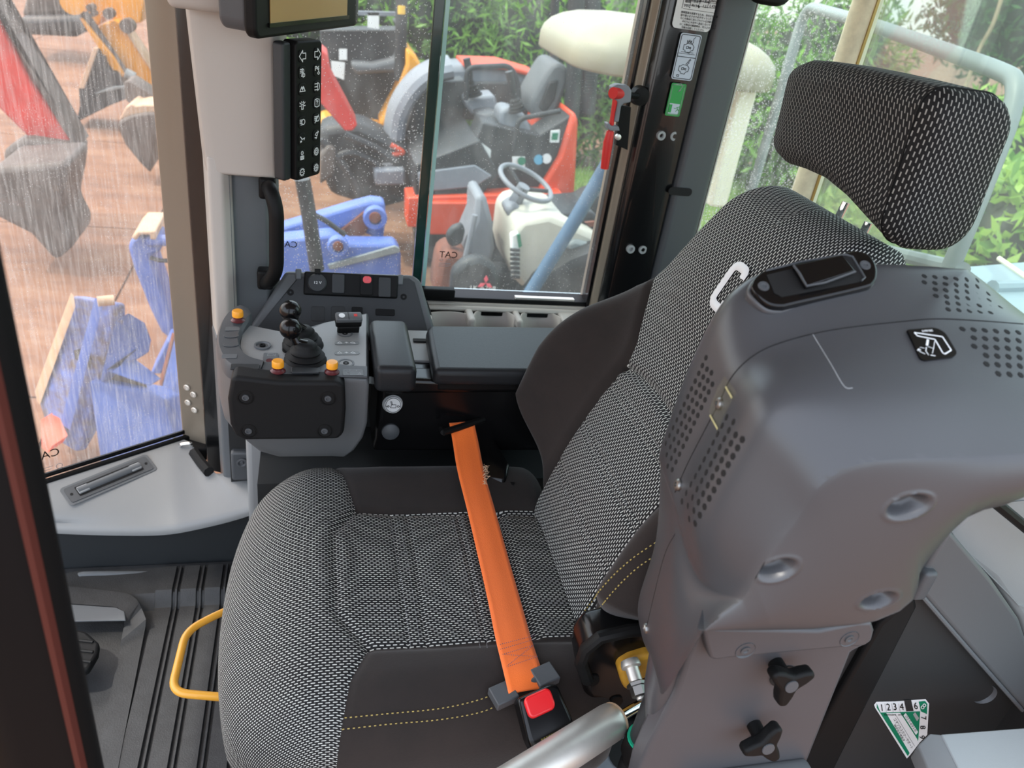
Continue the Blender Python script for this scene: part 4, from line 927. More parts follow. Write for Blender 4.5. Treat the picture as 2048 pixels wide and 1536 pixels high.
# air outlet let into the ledge
LT = bvh([v.co for v in lg.data.vertices], [p.vertices for p in lg.data.polygons])
lh = np.array([hit(LT, x, y)[0] for x, y in ((140, 985), (290, 925), (150, 1000), (300, 938), (215, 958)) if hit(LT, x, y)[0] is not None])
LP0 = lh.mean(0); LN = np.linalg.svd(lh-LP0)[2][2]; LN = LN if LN[2] > 0 else -LN
VL = lambda x, y, d=0: PP(x, y, LP0, LN)+LN*(d+.001)
VT = thing('air_outlet', 'long grey air outlet slot let into the ledge below the front pane', 'vent', VL(215, 960))
va, vb, vc = VL(134, 984), VL(290, 920), VL(142, 1000); ex = nrm(vb-va); ey = nrm(np.cross(LN, ex)); L_ = np.linalg.norm(vb-va)
cc_ = (va+VL(301, 936))/2; vax = A([ex, ey, LN])
MB().prism([cc_+ex*a+ey*b for a, b in rrect(L_+.02, .052, .008)], LN*.002).build('frame', 'mid_grey', VT, bevel=.001)
MB().prism([cc_+ex*a+ey*b+LN*.002 for a, b in rrect(L_+.008, .040, .005)], LN*.0015).build('bezel', 'dark_grey', VT)
MB().prism([cc_+ex*a+ey*b+LN*.0036 for a, b in rrect(L_-.03, .026, .002)], LN*.0006).build('opening', 'gap_black', VT)
MB().tube([cc_-ex*(L_-.034)/2+LN*.003, cc_+ex*(L_-.034)/2+LN*.003], .0085, 16).build('flap', 'mid_grey', VT)
for sg in (-1, 1): MB().box(cc_+ex*sg*(L_-.055)/2+LN*.006, (.022, .017, .006), vax).build('flap_end', 'grey_print', VT, bevel=.002)
for sg in (-1, 1): MB().lathe(cc_+ex*sg*(L_/2-.004)+LN*.0035, LN, [(.003, 0), (.003, .0008)], 12).build('screw', 'gap_black', VT)
# travel pedal on the floor
PD = thing('foot_pedal', 'worn black rubber foot pedal on the cab floor, half behind the door post', 'pedal', PZ(170, 1330, 0))
pp = [PZ(x, y, .06) for x, y in ((100, 1262), (150, 1257), (172, 1262), (199, 1285), (196, 1305), (178, 1336), (160, 1345), (90, 1350))]
MB().prism([p-A([0, 0, .018]) for p in pp], (0, 0, .018)).build('tread', 'rubber', PD, bevel=.006)
for yy in (1280, 1300, 1320): MB().tube([PZ(150, yy, .061), PZ(188-abs(yy-1290)*.2, yy+4, .061)], .003, 6).build('grip_bar', 'rubber', PD)
MB().cyl(PZ(140, 1330, .05), PZ(110, 1350, 0), .012).build('stem', 'black', PD)
# ------------------------------------------------------------------ raised left arm console (near, right)
AC = thing('arm_console', 'large grey swing-up arm console with perforated vents, nearest the camera', 'console', PY(1500, 1250, .5))
r0 = [(1300,1310),(1283,1268),(1277,1203),(1312,1078),(1321,935),(1320,905),(1362,780),(1400,690),(1436,622),(1478,575),(1545,545),(1720,530),(1908,538),(1950,550),(2048,630),(2150,720)]
r1 = [(1318,1338),(1295,1290),(1312,1190),(1334,1085),(1347,1012),(1346,985),(1379,919),(1434,813),(1465,751),(1512,707),(1576,680),(1671,658),(1806,642),(1891,637),(2043,646),(2150,700)]
r2 = [(1326,1388),(1330,1340),(1345,1265),(1368,1205),(1394,1165),(1396,1138),(1403,1040),(1488,887),(1528,826),(1568,797),(1630,779),(1720,771),(1850,767),(1950,767),(2048,768),(2150,772)]
r3 = [(1405,1262),(1412,1258),(1425,1246),(1445,1230),(1478,1205),(1492,1188),(1535,1115),(1597,1035),(1640,973),(1690,938),(1740,924),(1796,918),(1880,915),(1950,912),(2048,905),(2150,900)]
YS = (.615, .545, .475, .42)
def ring3d(r, Y): return [PY(x, y, Y) for x, y in r]
R4 = [np.array(ring3d(r, Y)) for r, Y in zip((r0, r1, r2, r3), YS)]
# smooth along each ring, then across rings
R4 = [np.array(spline(list(r), 5)) for r in R4]
back_ring = R4[0]+A([.030, .035, -.035]); full = [back_ring]+R4
npt = len(R4[0]); rows = []
cols = [spline([full[k][i] for k in range(5)], 8) for i in range(npt)]
rows = [[cols[i][k] for i in range(npt)] for k in range(len(cols[0]))]
nr = len(rows); mbv = [p for r in rows for p in r]
mbf = [(k*npt+i, k*npt+i+1, (k+1)*npt+i+1, (k+1)*npt+i) for k in range(nr-1) for i in range(npt-1)]
bot = [(1405, 1262), (1430, 1261), (1520, 1260), (1621, 1258), (1716, 1249), (1752, 1242), (1800, 1222), (1826, 1200), (1835, 1176), (1837, 1150), (1850, 1126), (1871, 1100), (1899, 1066), (1930, 1036), (1965, 1020), (2007, 1010), (2048, 993), (2150, 950)]
last = rows[-1]; nb = [PY(x, y, YS[3]) for x, y in bot]
mb = MB(); mb.add(mbv, mbf)
# near face: fan of strips between the top rim (last ring) and the lower edge, slightly domed
def proj(P): q = RM.T@(np.array(P)-CAM); return 1024+FPX*q[0]/q[2], 768+FPX*q[1]/q[2]
WELLS = ((1817, 1013, 46, 23), (1556, 1139, 40, 21), (1757, 1200, 38, 15))
nfa = 220; lo = resample(nb, nfa); hi = resample(np.array(last), nfa); hi[:] = np.array([np.array(last)[0]]) if False else hi; strips = []
for t in np.linspace(0, 1, 90):
    row = []
    for i in range(nfa):
        p = hi[i]*(1-t)+lo[i]*t; p = p-A([0, .010*math.sin(math.pi*t)**.7, 0])*min(1, i/35); x, y = proj(p)
        for wx, wy, wa_, wb2 in WELLS:
            dx, dy = (x-wx), (y-wy)+.25*(x-wx); e = math.hypot(dx/wa_, dy/wb2)
            if e < 1.35: p = p+A([0, .013*float(sstep(1.0, .45, e))-.0012*math.exp(-((e-1.1)/.1)**2), 0])
        row.append(p)
    strips.append(row)
mb.loft(strips, False, (False, False))
mb.add([r[-1] for r in rows]+[r[-1] for r in strips]+[strips[-1][-1]+A([.0, .15, .012])], [tuple(range(len(rows)+len(strips)+1))])
# underside returns towards the seat
mb.loft([[p for p in lo], [p+A([0, .008, -.006]) for p in lo], [p+A([.10*max(0, 1-i/60), .15, .012]) for i, p in enumerate(lo)]], False, (False, False))
vs_ = [np.array(p) for p in mb.v]; acb = mb.build('shell', 'arm_grey', AC, sharp=50)
bm = bmesh.new(); bm.from_mesh(acb.data); bmesh.ops.remove_doubles(bm, verts=bm.verts, dist=.0004); bm.to_mesh(acb.data); bm.free(); acb.data.set_sharp_from_angle(angle=math.radians(55))
BA = bvh([v.co for v in acb.data.vertices], [p.vertices for p in acb.data.polygons])
def onA(x, y):
    h, n = hit(BA, x, y)
    if h is None: return None, None
    return h, (n if n@_ray(x, y) < 0 else -n)
# panel joint line
def line_on(tree, pts, r, m, nm, par, n=10):
    q = []
    for p in spline([(a, b, 0) for a, b in pts], n):
        h, nn = hit(tree, p[0], p[1])
        if h is not None: q.append(h)
    if len(q) > 2: return MB().tube(q, r, 6).build(nm, m, par)
line_on(BA, [(1350, 985), (1379, 920), (1434, 814), (1465, 752), (1512, 708), (1576, 681), (1671, 659), (1806, 643), (1891, 638), (2046, 648)], .0007, 'gap_black', 'joint_line', AC)
line_on(BA, [(1291, 1264), (1318, 1150), (1333, 1100), (1350, 1068)], .0004, 'gap_black', 'joint_line', AC)
line_on(BA, [(1625, 668), (1660, 725), (1688, 772), (1705, 776)], .0004, 'grey_print', 'mould_line', AC)
# perforations: flat dark hexagonal discs, the shade inside each hole put into the colour
def holes(pts, rx, nm='perforation'):
    mb = MB()
    for x, y in pts:
        h, n = onA(x, y)
        if h is None: continue
        ax = frame_of(n); mb.lathe(h, n, [(rx*1.25, -.0005), (rx*1.25, .0003), (.0002, .00032)], 6, (False, True))
    return mb
def lattice(o, a, b, rowsn, s0=0): return [(o[0]+a[0]*i+b[0]*j, o[1]+a[1]*i+b[1]*j) for j, (i0, i1) in enumerate(rowsn) for i in range(i0, i1)]
C5 = lambda x, y: (1250+x*.3906, 700+y*.3906)
upper = []
# rows of holes follow the slope of the front face
for j, (i0, i1) in enumerate([(0, 1), (0, 3)]+[(0, 4)]*9+[(0, 4), (1, 4), (2, 4)]):
    upper += [C5(415-18.7*j+23.3*i, 40+39.8*j+18.6*i) for i in range(i0, i1)]
ph = holes(upper, .0024).build('vent_hole_discs', 'gap_black', AC, smooth=False); tag(ph, kind='stuff')
lower = []
for j, (i0, i1) in enumerate([(0, 2), (0, 4)]+[(0, 4)]*9+[(2, 4)]):
    lower += [C5(520-22.8*j+(35-.45*j)*i, 345+43*j+23.5*i) for i in range(i0, i1)]
ph = holes(lower, .0027).build('vent_hole_discs', 'gap_black', AC, smooth=False); tag(ph, kind='stuff')
C4 = lambda x, y: (1400+x*.33856, 480+y*.33856)
topA = []
for x0, y0, n in ((1325, 214, 6), (1325, 250, 6), (1390, 292, 6), (1394, 330, 6), (1462, 372, 6), (1466, 410, 6)):
    topA += [C4(x0+62.5*i, y0+5*i) for i in range(n)]
topB = []
for x0, y0, n in ((1550, 526, 6), (1618, 578, 5), (1620, 628, 5), (1690, 682, 4), (1692, 733, 4), (1762, 790, 3)):
    topB += [C4(x0+66*i, y0+4*i) for i in range(n)]
ph = holes(topA, .0024).build('vent_hole_discs', 'gap_black', AC, smooth=False); tag(ph, kind='stuff')
ph = holes(topB, .0026).build('vent_hole_discs', 'gap_black', AC, smooth=False); tag(ph, kind='stuff')
# socket-head screws on the shell
for x, y in ((1440, 808), (1358, 970), (1293, 1257)):
    h, n = onA(x, y)
    if h is not None: MB().lathe(h, n, [(.0062, -.001), (.0060, .002), (.0045, .0034), (.0022, .0036), (.002, .002), (.0002, .002)], 16).build('screw', 'bolt', AC)
# strip of old tape round the upper screw
tp_ = [onA(*C5(x, y))[0] for x, y in ((515, 135), (575, 215), (510, 340), (480, 408), (432, 315), (480, 190))]
if all(t is not None for t in tp_):
    nn = onA(1450, 800)[1]; m_ = mat('tape_film', s(200, 196, 150), .2); b_ = m_.node_tree.nodes['Principled BSDF']; b_.inputs['Alpha'].default_value = .035
    MB().prism([t+nn*.0008 for t in tp_], nn*.0003).build('tape', 'tape_film', AC)
    MB().tube([onA(*C5(440, 335))[0]+nn*.001, onA(*C5(478, 405))[0]+nn*.001], .0012, 6, flat=.3, up=nn).build('tape_edge', 'tape', AC)
    MB().tube([onA(*C5(520, 190))[0]+nn*.001, onA(*C5(552, 245))[0]+nn*.001], .0012, 6, flat=.3, up=nn).build('tape_edge', 'tape', AC)
# recessed release handle on top
hc, hn = onA(1628, 590)
hA = frame_of(nrm(hn*A([.3, 1, 1])), (0, 0, 1))
RC = [onA(x, y)[0] for x, y in ((1512, 590), (1735, 532))] if onA(1512, 590)[0] is not None else None
def topP(x, y, d=0): return PP(x, y, hP0, hPn)+hPn*d
# plane of the bezel: tilts up towards the camera
hh = np.array([onA(x, y)[0] for x, y in ((1530, 590), (1560, 600), (1640, 580), (1720, 565), (1735, 550), (1700, 545), (1620, 555), (1560, 570)) if onA(x, y)[0] is not None])
hP0 = hh.mean(0); hPn = np.linalg.svd(hh-hP0)[2][2]; hP0 = hP0+(hPn if hPn[2] > 0 else -hPn)*.003
if hPn[2] < 0: hPn = -hPn
bz = [(1504, 585), (1504, 566), (1516, 552), (1545, 540), (1680, 511), (1712, 506), (1735, 514), (1748, 530), (1752, 552), (1745, 570), (1720, 582), (1590, 612), (1560, 618), (1532, 612)]
bzs = [p[:2] for p in spline([(a, b, 0) for a, b in bz], 4, True)]
bez = MB().prism([topP(x, y, -.012) for x, y in bzs], hPn*.016).build('handle_bezel', 'black_gloss', AC, bevel=.0025)
MB().prism([topP(1628+(x-1628)*1.03, 562+(y-562)*1.06, -.016) for x, y in bzs], hPn*.014).build('bezel_collar', 'arm_grey', AC, bevel=.004)
ins = [(1530, 556), (1690, 517), (1706, 524), (1724, 562), (1714, 570), (1560, 600), (1545, 592)]
MB().prism([topP(x, y, .004) for x, y in ins], hPn*.0006).build('handle_recess', 'gap_black', bez)
MB().tube([topP(x, y, .005) for x, y in ((1528, 548), (1600, 530), (1686, 516), (1700, 520), (1725, 562), (1718, 568))], .0011, 6).build('recess_rim', 'dark_grey', bez)
pad = [(1578, 544), (1676, 523), (1702, 556), (1604, 588)]
MB().prism([topP(x, y, .0048) for x, y in pad], hPn*.006).build('release_paddle', 'black_gloss', bez, bevel=.002)
MB().tube([topP(x, y, .011) for x, y in ((1578, 546), (1590, 562), (1604, 587), (1640, 580), (1700, 558))], .0012, 6).build('paddle_edge', 'dark_grey', bez)
for x, y in ((1524, 578), (1726, 536)):
    MB().lathe(topP(x, y, .004), hPn, [(.0055, 0), (.005, .0012), (.0025, .0012), (.002, .0004), (.0002, .0004)], 16).build('screw', 'dark_grey', bez)
# lever-tilt pictogram sticker
LS = thing('arm_sticker', 'black sticker with white boom arm pictogram on the grey arm console', 'sticker', onA(1865, 690)[0])
sc_ = [(1815, 660), (1870, 655), (1890, 665), (1914, 706), (1908, 714), (1850, 722), (1840, 718)]
n_ = onA(1865, 690)[1]; p_ = onA(1865, 690)[0]; Qs = lambda x, y, d=0: PP(x, y, p_+n_*.0012, n_)+n_*d
MB().prism([Qs(x, y, -.003) for x, y in [p[:2] for p in fillet([A([a, b, 0]) for a, b in sc_+sc_[:1]], 10, 4)[:-1]]], n_*.0034).build('sticker_base', 'black_gloss', LS)
pic = MB()
for L, w in (([(1828, 666), (1884, 674.2), (1901.6, 701.2), (1889, 709), (1884.6, 706.4), (1869, 679.7), (1834, 672.6), (1828, 666)], .0007), ([(1855, 680), (1853, 692)], .0011), ([(1868.7, 683), (1866.4, 697.3), (1864, 707.7)], .0003), ([(1855, 694), (1866, 697.6)], .0003), ([(1852, 695.3), (1851, 703), (1856.6, 711)], .0004), ([(1839, 695.3), (1848.8, 697.3)], .0003), ([(1836.5, 698.6), (1839, 703.8), (1849.5, 709)], .0004), ([(1834.5, 702), (1836.5, 698.6), (1841, 701)], .0005), ([(1860.5, 711), (1870, 712.6)], .0005)):
    for a, b in zip(L[:-1], L[1:]): pic.tube([Qs(*a, .0006), Qs(*b, .0006)], w, 5, flat=.3, up=n_)
pic.build('pictogram', 'white_print', LS)
text_mesh('290-0613', .0031, 'white_print', 'lettering', LS, Qs(1854, 662, .0004), A([nrm(Qs(1800, 665)-Qs(1870, 660)), nrm(np.cross(n_, nrm(Qs(1800, 665)-Qs(1870, 660)))), n_]))

# lower column below the arm console: front panel with flange, screws and two star knobs
YP = .50
COLm = thing('console_column', 'grey column panel with two black star knobs under the arm console', 'console column', PY(1480, 1500, YP))
QP = lambda x, y, d=0: PY(x, y, YP-d)
pan = [(1398, 1262), (1420, 1256), (1640, 1262), (1730, 1245), (1735, 1290), (1705, 1305), (1612, 1536), (1580, 1600), (1255, 1640), (1280, 1536), (1300, 1490), (1330, 1430), (1350, 1390), (1375, 1310)]
MB().prism([QP(x, y) for x, y in pan], (0, .03, 0)).build('panel', 'column_grey', COLm, bevel=.006, seg=3)
fl = [(1405, 1255), (1440, 1258), (1640, 1262), (1720, 1246), (1745, 1246), (1750, 1262), (1745, 1282), (1728, 1294), (1690, 1296), (1560, 1308), (1455, 1318), (1430, 1322), (1420, 1318), (1412, 1290)]
MB().prism([QP(x, y, .014) for x, y in fl], (0, .02, 0)).build('flange', 'column_grey', COLm, bevel=.004, seg=3)
for x, y in ((1491, 1301), (1699, 1278)):
    c = QP(x, y, .0142); MB().lathe(c, (0, -1, 0), [(.0125, -.004), (.0115, .0006), (.009, -.002), (.006, -.002), (.0055, .0012), (.003, .0012), (.002, 0), (.0003, 0)], 18).build('screw', 'dark_grey', COLm)
for cx, cy, rot in ((1567, 1352, 25), (1522, 1476, 70)):
    c = QP(cx, cy, .018); ax = frame_of((0, -1, .15)); out = []
    for k in range(3):
        a = math.radians(rot+120*k); 
        for da, r in ((-26, .020), (-9, .030), (9, .030), (26, .020)): out.append((r*math.cos(a+math.radians(da)), r*math.sin(a+math.radians(da))))
        out.append((.0125*math.cos(a+math.radians(60)), .0125*math.sin(a+math.radians(60))))
    kb = MB().prism([c+ax[0]*x+ax[1]*y for x, y in out], ax[2]*.016).build('star_knob', 'black', COLm, bevel=.004, seg=3)
    MB().lathe(c+ax[2]*.016, ax[2], [(.008, 0), (.0078, .0012), (.001, .0013)], 18).build('knob_cap', 'dark_grey', kb)
    MB().cyl(c, c+A([0, .02, 0]), .009).build('knob_stem', 'black', kb)
    MB().lathe(QP(cx, cy, .0005), (0, -1, 0), [(.017, 0), (.017, .0008)], 20).build('slot', 'gap_black', COLm)
rbox(QP(1500, 1560, .012)+A([0, 0, -.01]), (.17, .03, .05), .01).build('lower_rail', 'console_grey', COLm)
# dark rear side cover with inspection sticker, and the light trims around it
RC_ = thing('rear_cover', 'dark plastic side cover behind the seat, carrying the triangular sticker', 'panel', PY(1800, 1450, .62))
YR = .62
MB().prism([PY(x, y, YR) for x, y in ((1700, 1080), (1840, 1150), (2048, 1400), (2200, 1560), (2200, 1700), (1300, 1700), (1560, 1330))], (0, .02, 0)).build('cover', 'wall_dark', RC_)
MB().prism([PY(x, y, YR-.012) for x, y in ((1760, 1250), (1830, 1190), (1836, 1215), (1690, 1500), (1640, 1600), (1560, 1600))], (0, .03, 0)).build('edge_fold', 'black', RC_, bevel=.006)
rbox(PY(1843, 1165, YR-.02), (.022, .02, .05), .006).build('corner_lug', 'dark_grey', RC_)
c = PY(1968, 1388, YR); MB().lathe(c, (-.25, -1, .1), [(.022, -.006), (.020, .001), (.016, -.003), (.010, -.010), (.001, -.011)], 24).build('recess', 'dark_grey', RC_)
MB().lathe(c+A([.004, 0, .003]), (-.25, -1, .1), [(.008, -.010), (.008, -.004), (.004, -.004), (.002, -.008)], 14).build('screw', 'black', RC_)
TRM = thing('rear_trim', 'light grey angled rear trim with a rounded storage recess behind the arm console', 'trim', PY(1950, 1200, .6))
YQ = .60
dl = [(1836, 1178), (1850, 1140), (1900, 1060), (1985, 1160), (2040, 1240), (2060, 1300), (2200, 1480), (2200, 1590)]
MB().prism([PY(x, y, YQ) for x, y in dl], (0, .035, 0)).build('lower_rail', 'console_grey', TRM, bevel=.006, seg=3)
MB().tube([PY(x, y, YQ+.004) for x, y in ((1836, 1182), (1940, 1302), (2048, 1424), (2160, 1550))], .0035, 8).build('rail_bead', 'mid_grey', TRM)
MB().prism([PY(x, y, YQ+.03) for x, y in ((1880, 1080), (1970, 1000), (2300, 930), (2300, 1500), (2060, 1300), (2040, 1240), (1985, 1160))], (0, .03, 0)).build('upper_face', 'ledge_grey', TRM, bevel=.01, seg=3)
rec = [p for p in spline([PY(x, y, YQ+.028) for x, y in ((1905, 1062), (1950, 1022), (2100, 1005), (2220, 1060), (2200, 1180), (2110, 1215), (2048, 1213), (2020, 1190))], 5, True)]
ce = np.mean(rec, axis=0); rings = [[ce+(p-ce)*k+A([0, d, 0]) for p in rec] for k, d in ((1.02, 0), (1, .0), (.96, .012), (.90, .022), (.02, .026))]
MB().loft(rings, True, (False, True)).build('storage_recess', 'ledge_grey', TRM)
MB().tube([PY(1985, 1000, .58), PY(2048, 1052, .58), PY(2140, 1130, .58)], .007, 8).build('dark_seal', 'black', TRM)
BX = thing('corner_step', 'light grey moulded step top in the bottom right corner', 'step', PY(1950, 1536, .52))
sx0 = [(1858, 1466), (2250, 1440), (2300, 1640), (1900, 1640)]
zz = PY(1860, 1466, .56)[2]
MB().prism([PZ(1882, 1468, zz), PZ(2250, 1440, zz), PZ(2300, 1640, zz), PZ(1970, 1640, zz)], (0, 0, -.004)).build('top', 'step_grey', BX, bevel=.002)
MB().prism([PZ(1835, 1490, zz-.014), PZ(1860, 1466, zz-.002), PZ(1884, 1468, zz-.002), PZ(1972, 1640, zz-.002), PZ(1900, 1640, zz-.016)], (0, 0, -.03)).build('edge', 'ledge_grey', BX, bevel=.003)
# triangular yearly inspection sticker
TS = thing('inspection_sticker', 'white and green triangular inspection sticker with numbers on the dark cover', 'sticker', PY(1810, 1440, YR))
QT = lambda x, y, d=0: PY(1740+x/11.815, 1390+y/11.815, YR-.0006-d)
def qtpoly(nm, m, L, d, r=0):
    return MB().prism([QT(x, y, d) for x, y in ([p[:2] for p in fillet([A([a_, b_, 0]) for a_, b_ in L+L[:1]], r, 4)[:-1]] if r else L)], (0, -.0002, 0)).build(nm, m, TS, smooth=False)
qtpoly('base', 'paper_white', [(600, 150), (150, 160), (95, 230), (120, 300), (870, 1500), (960, 1400), (1180, 1110), (1350, 940), (1395, 200), (1310, 95)], 0)
qtpoly('green_field', 'sticker_teal', [(160, 200), (250, 415), (1185, 385), (1140, 1060), (890, 1440), (160, 300)], .0003)
qtpoly('punched_gap', 'wall_dark', [(805, 120), (970, 110), (1030, 378), (858, 385)], .0006)
qtpoly('corner_field', 'sticker_teal', [(1150, 155), (1300, 140), (1355, 210), (1345, 450), (1200, 385)], .0003)
qtpoly('name_field', 'paper_white', [(385, 430), (715, 420), (1120, 1050), (1120, 1180), (945, 1385)], .0006, 25)
qtpoly('number_field', 'paper_white', [(845, 425), (1135, 870), (1085, 945), (790, 480)], .0006, 10)
qtpoly('seal_mark', 'grey_print', [(1065, 405), (1160, 545), (1110, 620), (1015, 460)], .0006, 12)
qtpoly('rule', 'grey_print', [(600, 470), (612, 466), (1060, 1205), (1045, 1210)], .0009)
for x in (355, 515, 680): qtpoly('rule', 'grey_print', [(x-6, 200), (x, 200), (x+38, 400), (x+32, 400)], .0006)
def ptext(body, x, y, hpx, ang, m, nm='lettering', shear=.14, sx=1.0):
    ca, sa = math.cos(ang), math.sin(ang)
    k = 1.4*hpx; e1 = (QT(x+ca*10, y+sa*10)-QT(x, y))/10*k; e2 = (QT(x+sa*10-shear*ca*10*0, y-ca*10)-QT(x, y))/10*k; e2 = e2-e1*shear
    return text_mesh(body, 1.0, m, nm, TS, QT(x, y, .0011), A([e1, e2, A([0, -1, 0])*.001]), depth=.0002, sx=sx)
for ch, x, y in (('1', 285, 312), ('2', 440, 297), ('3', 592, 290), ('4', 755, 288), ('6', 1085, 268)): ptext(ch, x, y, 165, 0, 'black', 'digit', sx=.85)
ptext('8', 1258, 275, 150, .7, 'paper_white', 'digit', 0)
for ch, x, y in (('7', 1262, 545), ('8', 1245, 770), ('9', 1225, 1000)): ptext(ch, x, y, 130, math.radians(88), 'black', 'digit', 0)
ptext('登録検査業者・資格者', 568, 472, 34, 0, 'black', shear=0)
ptext('コマツカスタマーサポート', 790, 920, 62, math.radians(59), 'black', shear=0, sx=.80)
ptext('特定自主検査済', 690, 900, 46, math.radians(59), 'black', shear=0)
ptext('0554918', 965, 680, 62, math.radians(57), 'out_grey', shear=0, sx=1.45)
# gas strut, boot and linkage between seat and arm console
GS = thing('gas_strut', 'bright steel gas strut lying beside the seat below the arm console', 'strut', PY(1230, 1440, .62))
s0_ = PY(1228, 1440, .60); s1_ = PY(1040, 1560, .52); dS = nrm(s1_-s0_); s1_ = s1_+dS*.08
MB().tube([s0_, s0_+dS*.004, s0_+dS*.010, s1_], [.022, .024, .0245, .0245], 28).build('barrel', 'steel', GS)
MB().lathe(s0_-dS*.001, -dS, [(.0225, -.004), (.0232, .001), (.019, .002)], 28).build('barrel_lip', 'edge_worn', GS)
MB().lathe(s0_-dS*.0015, -dS, [(.019, 0), (.018, .002), (.006, .003)], 24).build('oily_cap', 'gap_black', GS)
rod1 = PY(1300, 1398, .63); MB().cyl(s0_, rod1+(rod1-s0_)*.4, .0072, n=16).build('rod', 'chrome', GS)
LK = thing('tilt_linkage', 'black and yellow tilt linkage with zinc bolt beside the backrest hinge', 'linkage', PY(1250, 1370, .66))
YL = .655
hou = [PY(x, y, YL) for x, y in ((1160, 1330), (1165, 1300), (1185, 1275), (1230, 1262), (1300, 1252), (1340, 1300), (1340, 1430), (1200, 1440), (1170, 1390))]
MB().prism(hou, (0, .05, 0)).build('housing', 'black_gloss', LK, bevel=.01, seg=4)
MB().tube([PY(x, y, YL-.006) for x, y in ((1175, 1360), (1162, 1325), (1172, 1298), (1200, 1275), (1255, 1262), (1300, 1258))], .009, 10).build('housing_rim', 'black', LK)
for x, y in ((1185, 1358), (1232, 1400)): MB().lathe(PY(x, y, YL), (0, -1, .2), [(.010, 0), (.009, .004), (.001, .005)], 16).build('plug', 'black', LK)
yb = [(1238, 1345), (1240, 1335), (1262, 1322), (1300, 1310), (1330, 1330), (1316, 1355), (1280, 1362), (1262, 1385), (1248, 1380)]
MB().prism([PY(x, y, .64) for x, y in yb], (0, .03, 0)).build('link', 'yellow_cast', LK, bevel=.008, seg=3)
b_0, b_1 = PY(1261, 1328, .635), PY(1279, 1385, .60); d_ = nrm(b_1-b_0)
MB().lathe(b_0, d_, [(.001, -.006), (.012, -.005), (.0135, 0), (.0135, .004), (.009, .006), (.009, np.linalg.norm(b_1-b_0)-.012)], 20).build('bolt', 'steel', LK)
MB().lathe(b_1, d_, [(.011, -.014), (.014, -.012), (.014, -.008), (.0115, -.007), (.0115, .004), (.009, .006)], 6).build('nut', 'bolt', LK, smooth=False)
MB().lathe(b_1, d_, [(.006, .004), (.006, .009), (.003, .009), (.003, .006)], 14).build('bolt_end', 'steel', LK)
MB().tube([PY(1278, 1372, .625), PY(1320, 1345, .62)], .005, 8).build('shaft', 'black', LK)
BTb = thing('column_tube', 'black column tube with a green ring seal at its foot', 'tube', PY(1295, 1536, .56))
MB().tube([PY(1345, 1335, .56), PY(1285, 1490, .56)], .020, 22).build('upper_tube', 'panel_dark', BTb)
dT = nrm(PY(1285, 1490, .56)-PY(1345, 1335, .56)); b0_ = PY(1291, 1476, .56)
MB().lathe(b0_, dT, [(.0235, 0), (.0235, .003)], 24).build('ring_seal', 'teal_ring', BTb)
MB().lathe(b0_, dT, [(.0245, .003), (.0255, .006), (.0255, .03), (.022, .034), (.020, .04)], 24).build('collar', 'black', BTb)
MB().lathe(b0_, dT, [(.018, .03), (.018, .05), (.021, .053), (.018, .056), (.021, .060), (.018, .064), (.021, .068), (.018, .072), (.018, .12)], 20).build('bellows', 'rubber', BTb)
MB().tube(spline([PY(x, y, .66) for x, y in ((1150, 1440), (1200, 1452), (1262, 1448), (1300, 1440))], 5), .013, 12).build('hose', 'rubber', BTb)
# cab floor clutter right below: light base plate with hole
FP = thing('seat_mount', 'pale dusty mounting plate on the floor below the gas strut', 'mount', PZ(1200, 1500, .2))
MB().prism([PZ(x, y, .22) for x, y in ((1090, 1600), (1180, 1490), (1230, 1462), (1300, 1480), (1330, 1640))], (0, 0, -.02)).build('plate', 'out_grey', FP, bevel=.004)
MB().lathe(PZ(1255, 1512, .221), (0, 0, 1), [(.03, 0), (.03, .001)], 20).build('hole', 'gap_black', FP)
# curved boot side of the column (dark cylinder left of panel)
MB().tube([PY(1368, 1200, .53), PY(1345, 1290, .53), PY(1330, 1370, .53), PY(1325, 1440, .53)], [.018, .024, .024, .02], 20).build('pivot_boot', 'arm_grey', COLm)
# ------------------------------------------------------------------ stickers on the rear pillar, hammer, glass marks
YB = YW-.0635
def face(x, y, d=0): return PY(x, y, YB-d)
axB = A([[1, 0, 0], [0, 0, 1.], [0, -1, 0]])
def sticker(nm, label, quad, m, r=.008):
    P = [face(x, y) for x, y in quad]; c = np.mean(P, axis=0); t = thing(nm, label, 'sticker', c)
    w = (np.linalg.norm(P[1]-P[0])+np.linalg.norm(P[2]-P[3]))/2; h = (np.linalg.norm(P[3]-P[0])+np.linalg.norm(P[2]-P[1]))/2
    MB().prism([c+A([a, 0, b]) for a, b in rrect(w, h, r)], (0, -.0006, 0)).build('base', m, t)
    return t, c, w, h
t, c, w, h = sticker('refrigerant_label', 'white printed refrigerant label with table and Japanese text atop the rear pillar', ((1362, -70), (1452, -70), (1418, 62), (1350, 58)), 'paper_white', .009)
z0 = face(1385, 60)[2]; zt_ = lambda y: face(1390, y, .0012)[2]
def ln(x0, x1, y, lw=.0006): return [(face(x0, y)[0]-c[0], face(x0, y)[2]-c[2]), (face(x1, y)[0]-c[0], face(x0, y)[2]-c[2])]
strokes([ln(1368, 1436, -2), ln(1367, 1434, 8), ln(1366, 1432, 17)]+[[(face(x, -4)[0]-c[0], face(x, -4)[2]-c[2]), (face(x, -4)[0]-c[0], face(x, 17)[2]-c[2])] for x in (1368, 1383, 1401, 1419, 1435)], .0006, c+A([0, -.0007, 0]), axB).build('table', 'black', t)
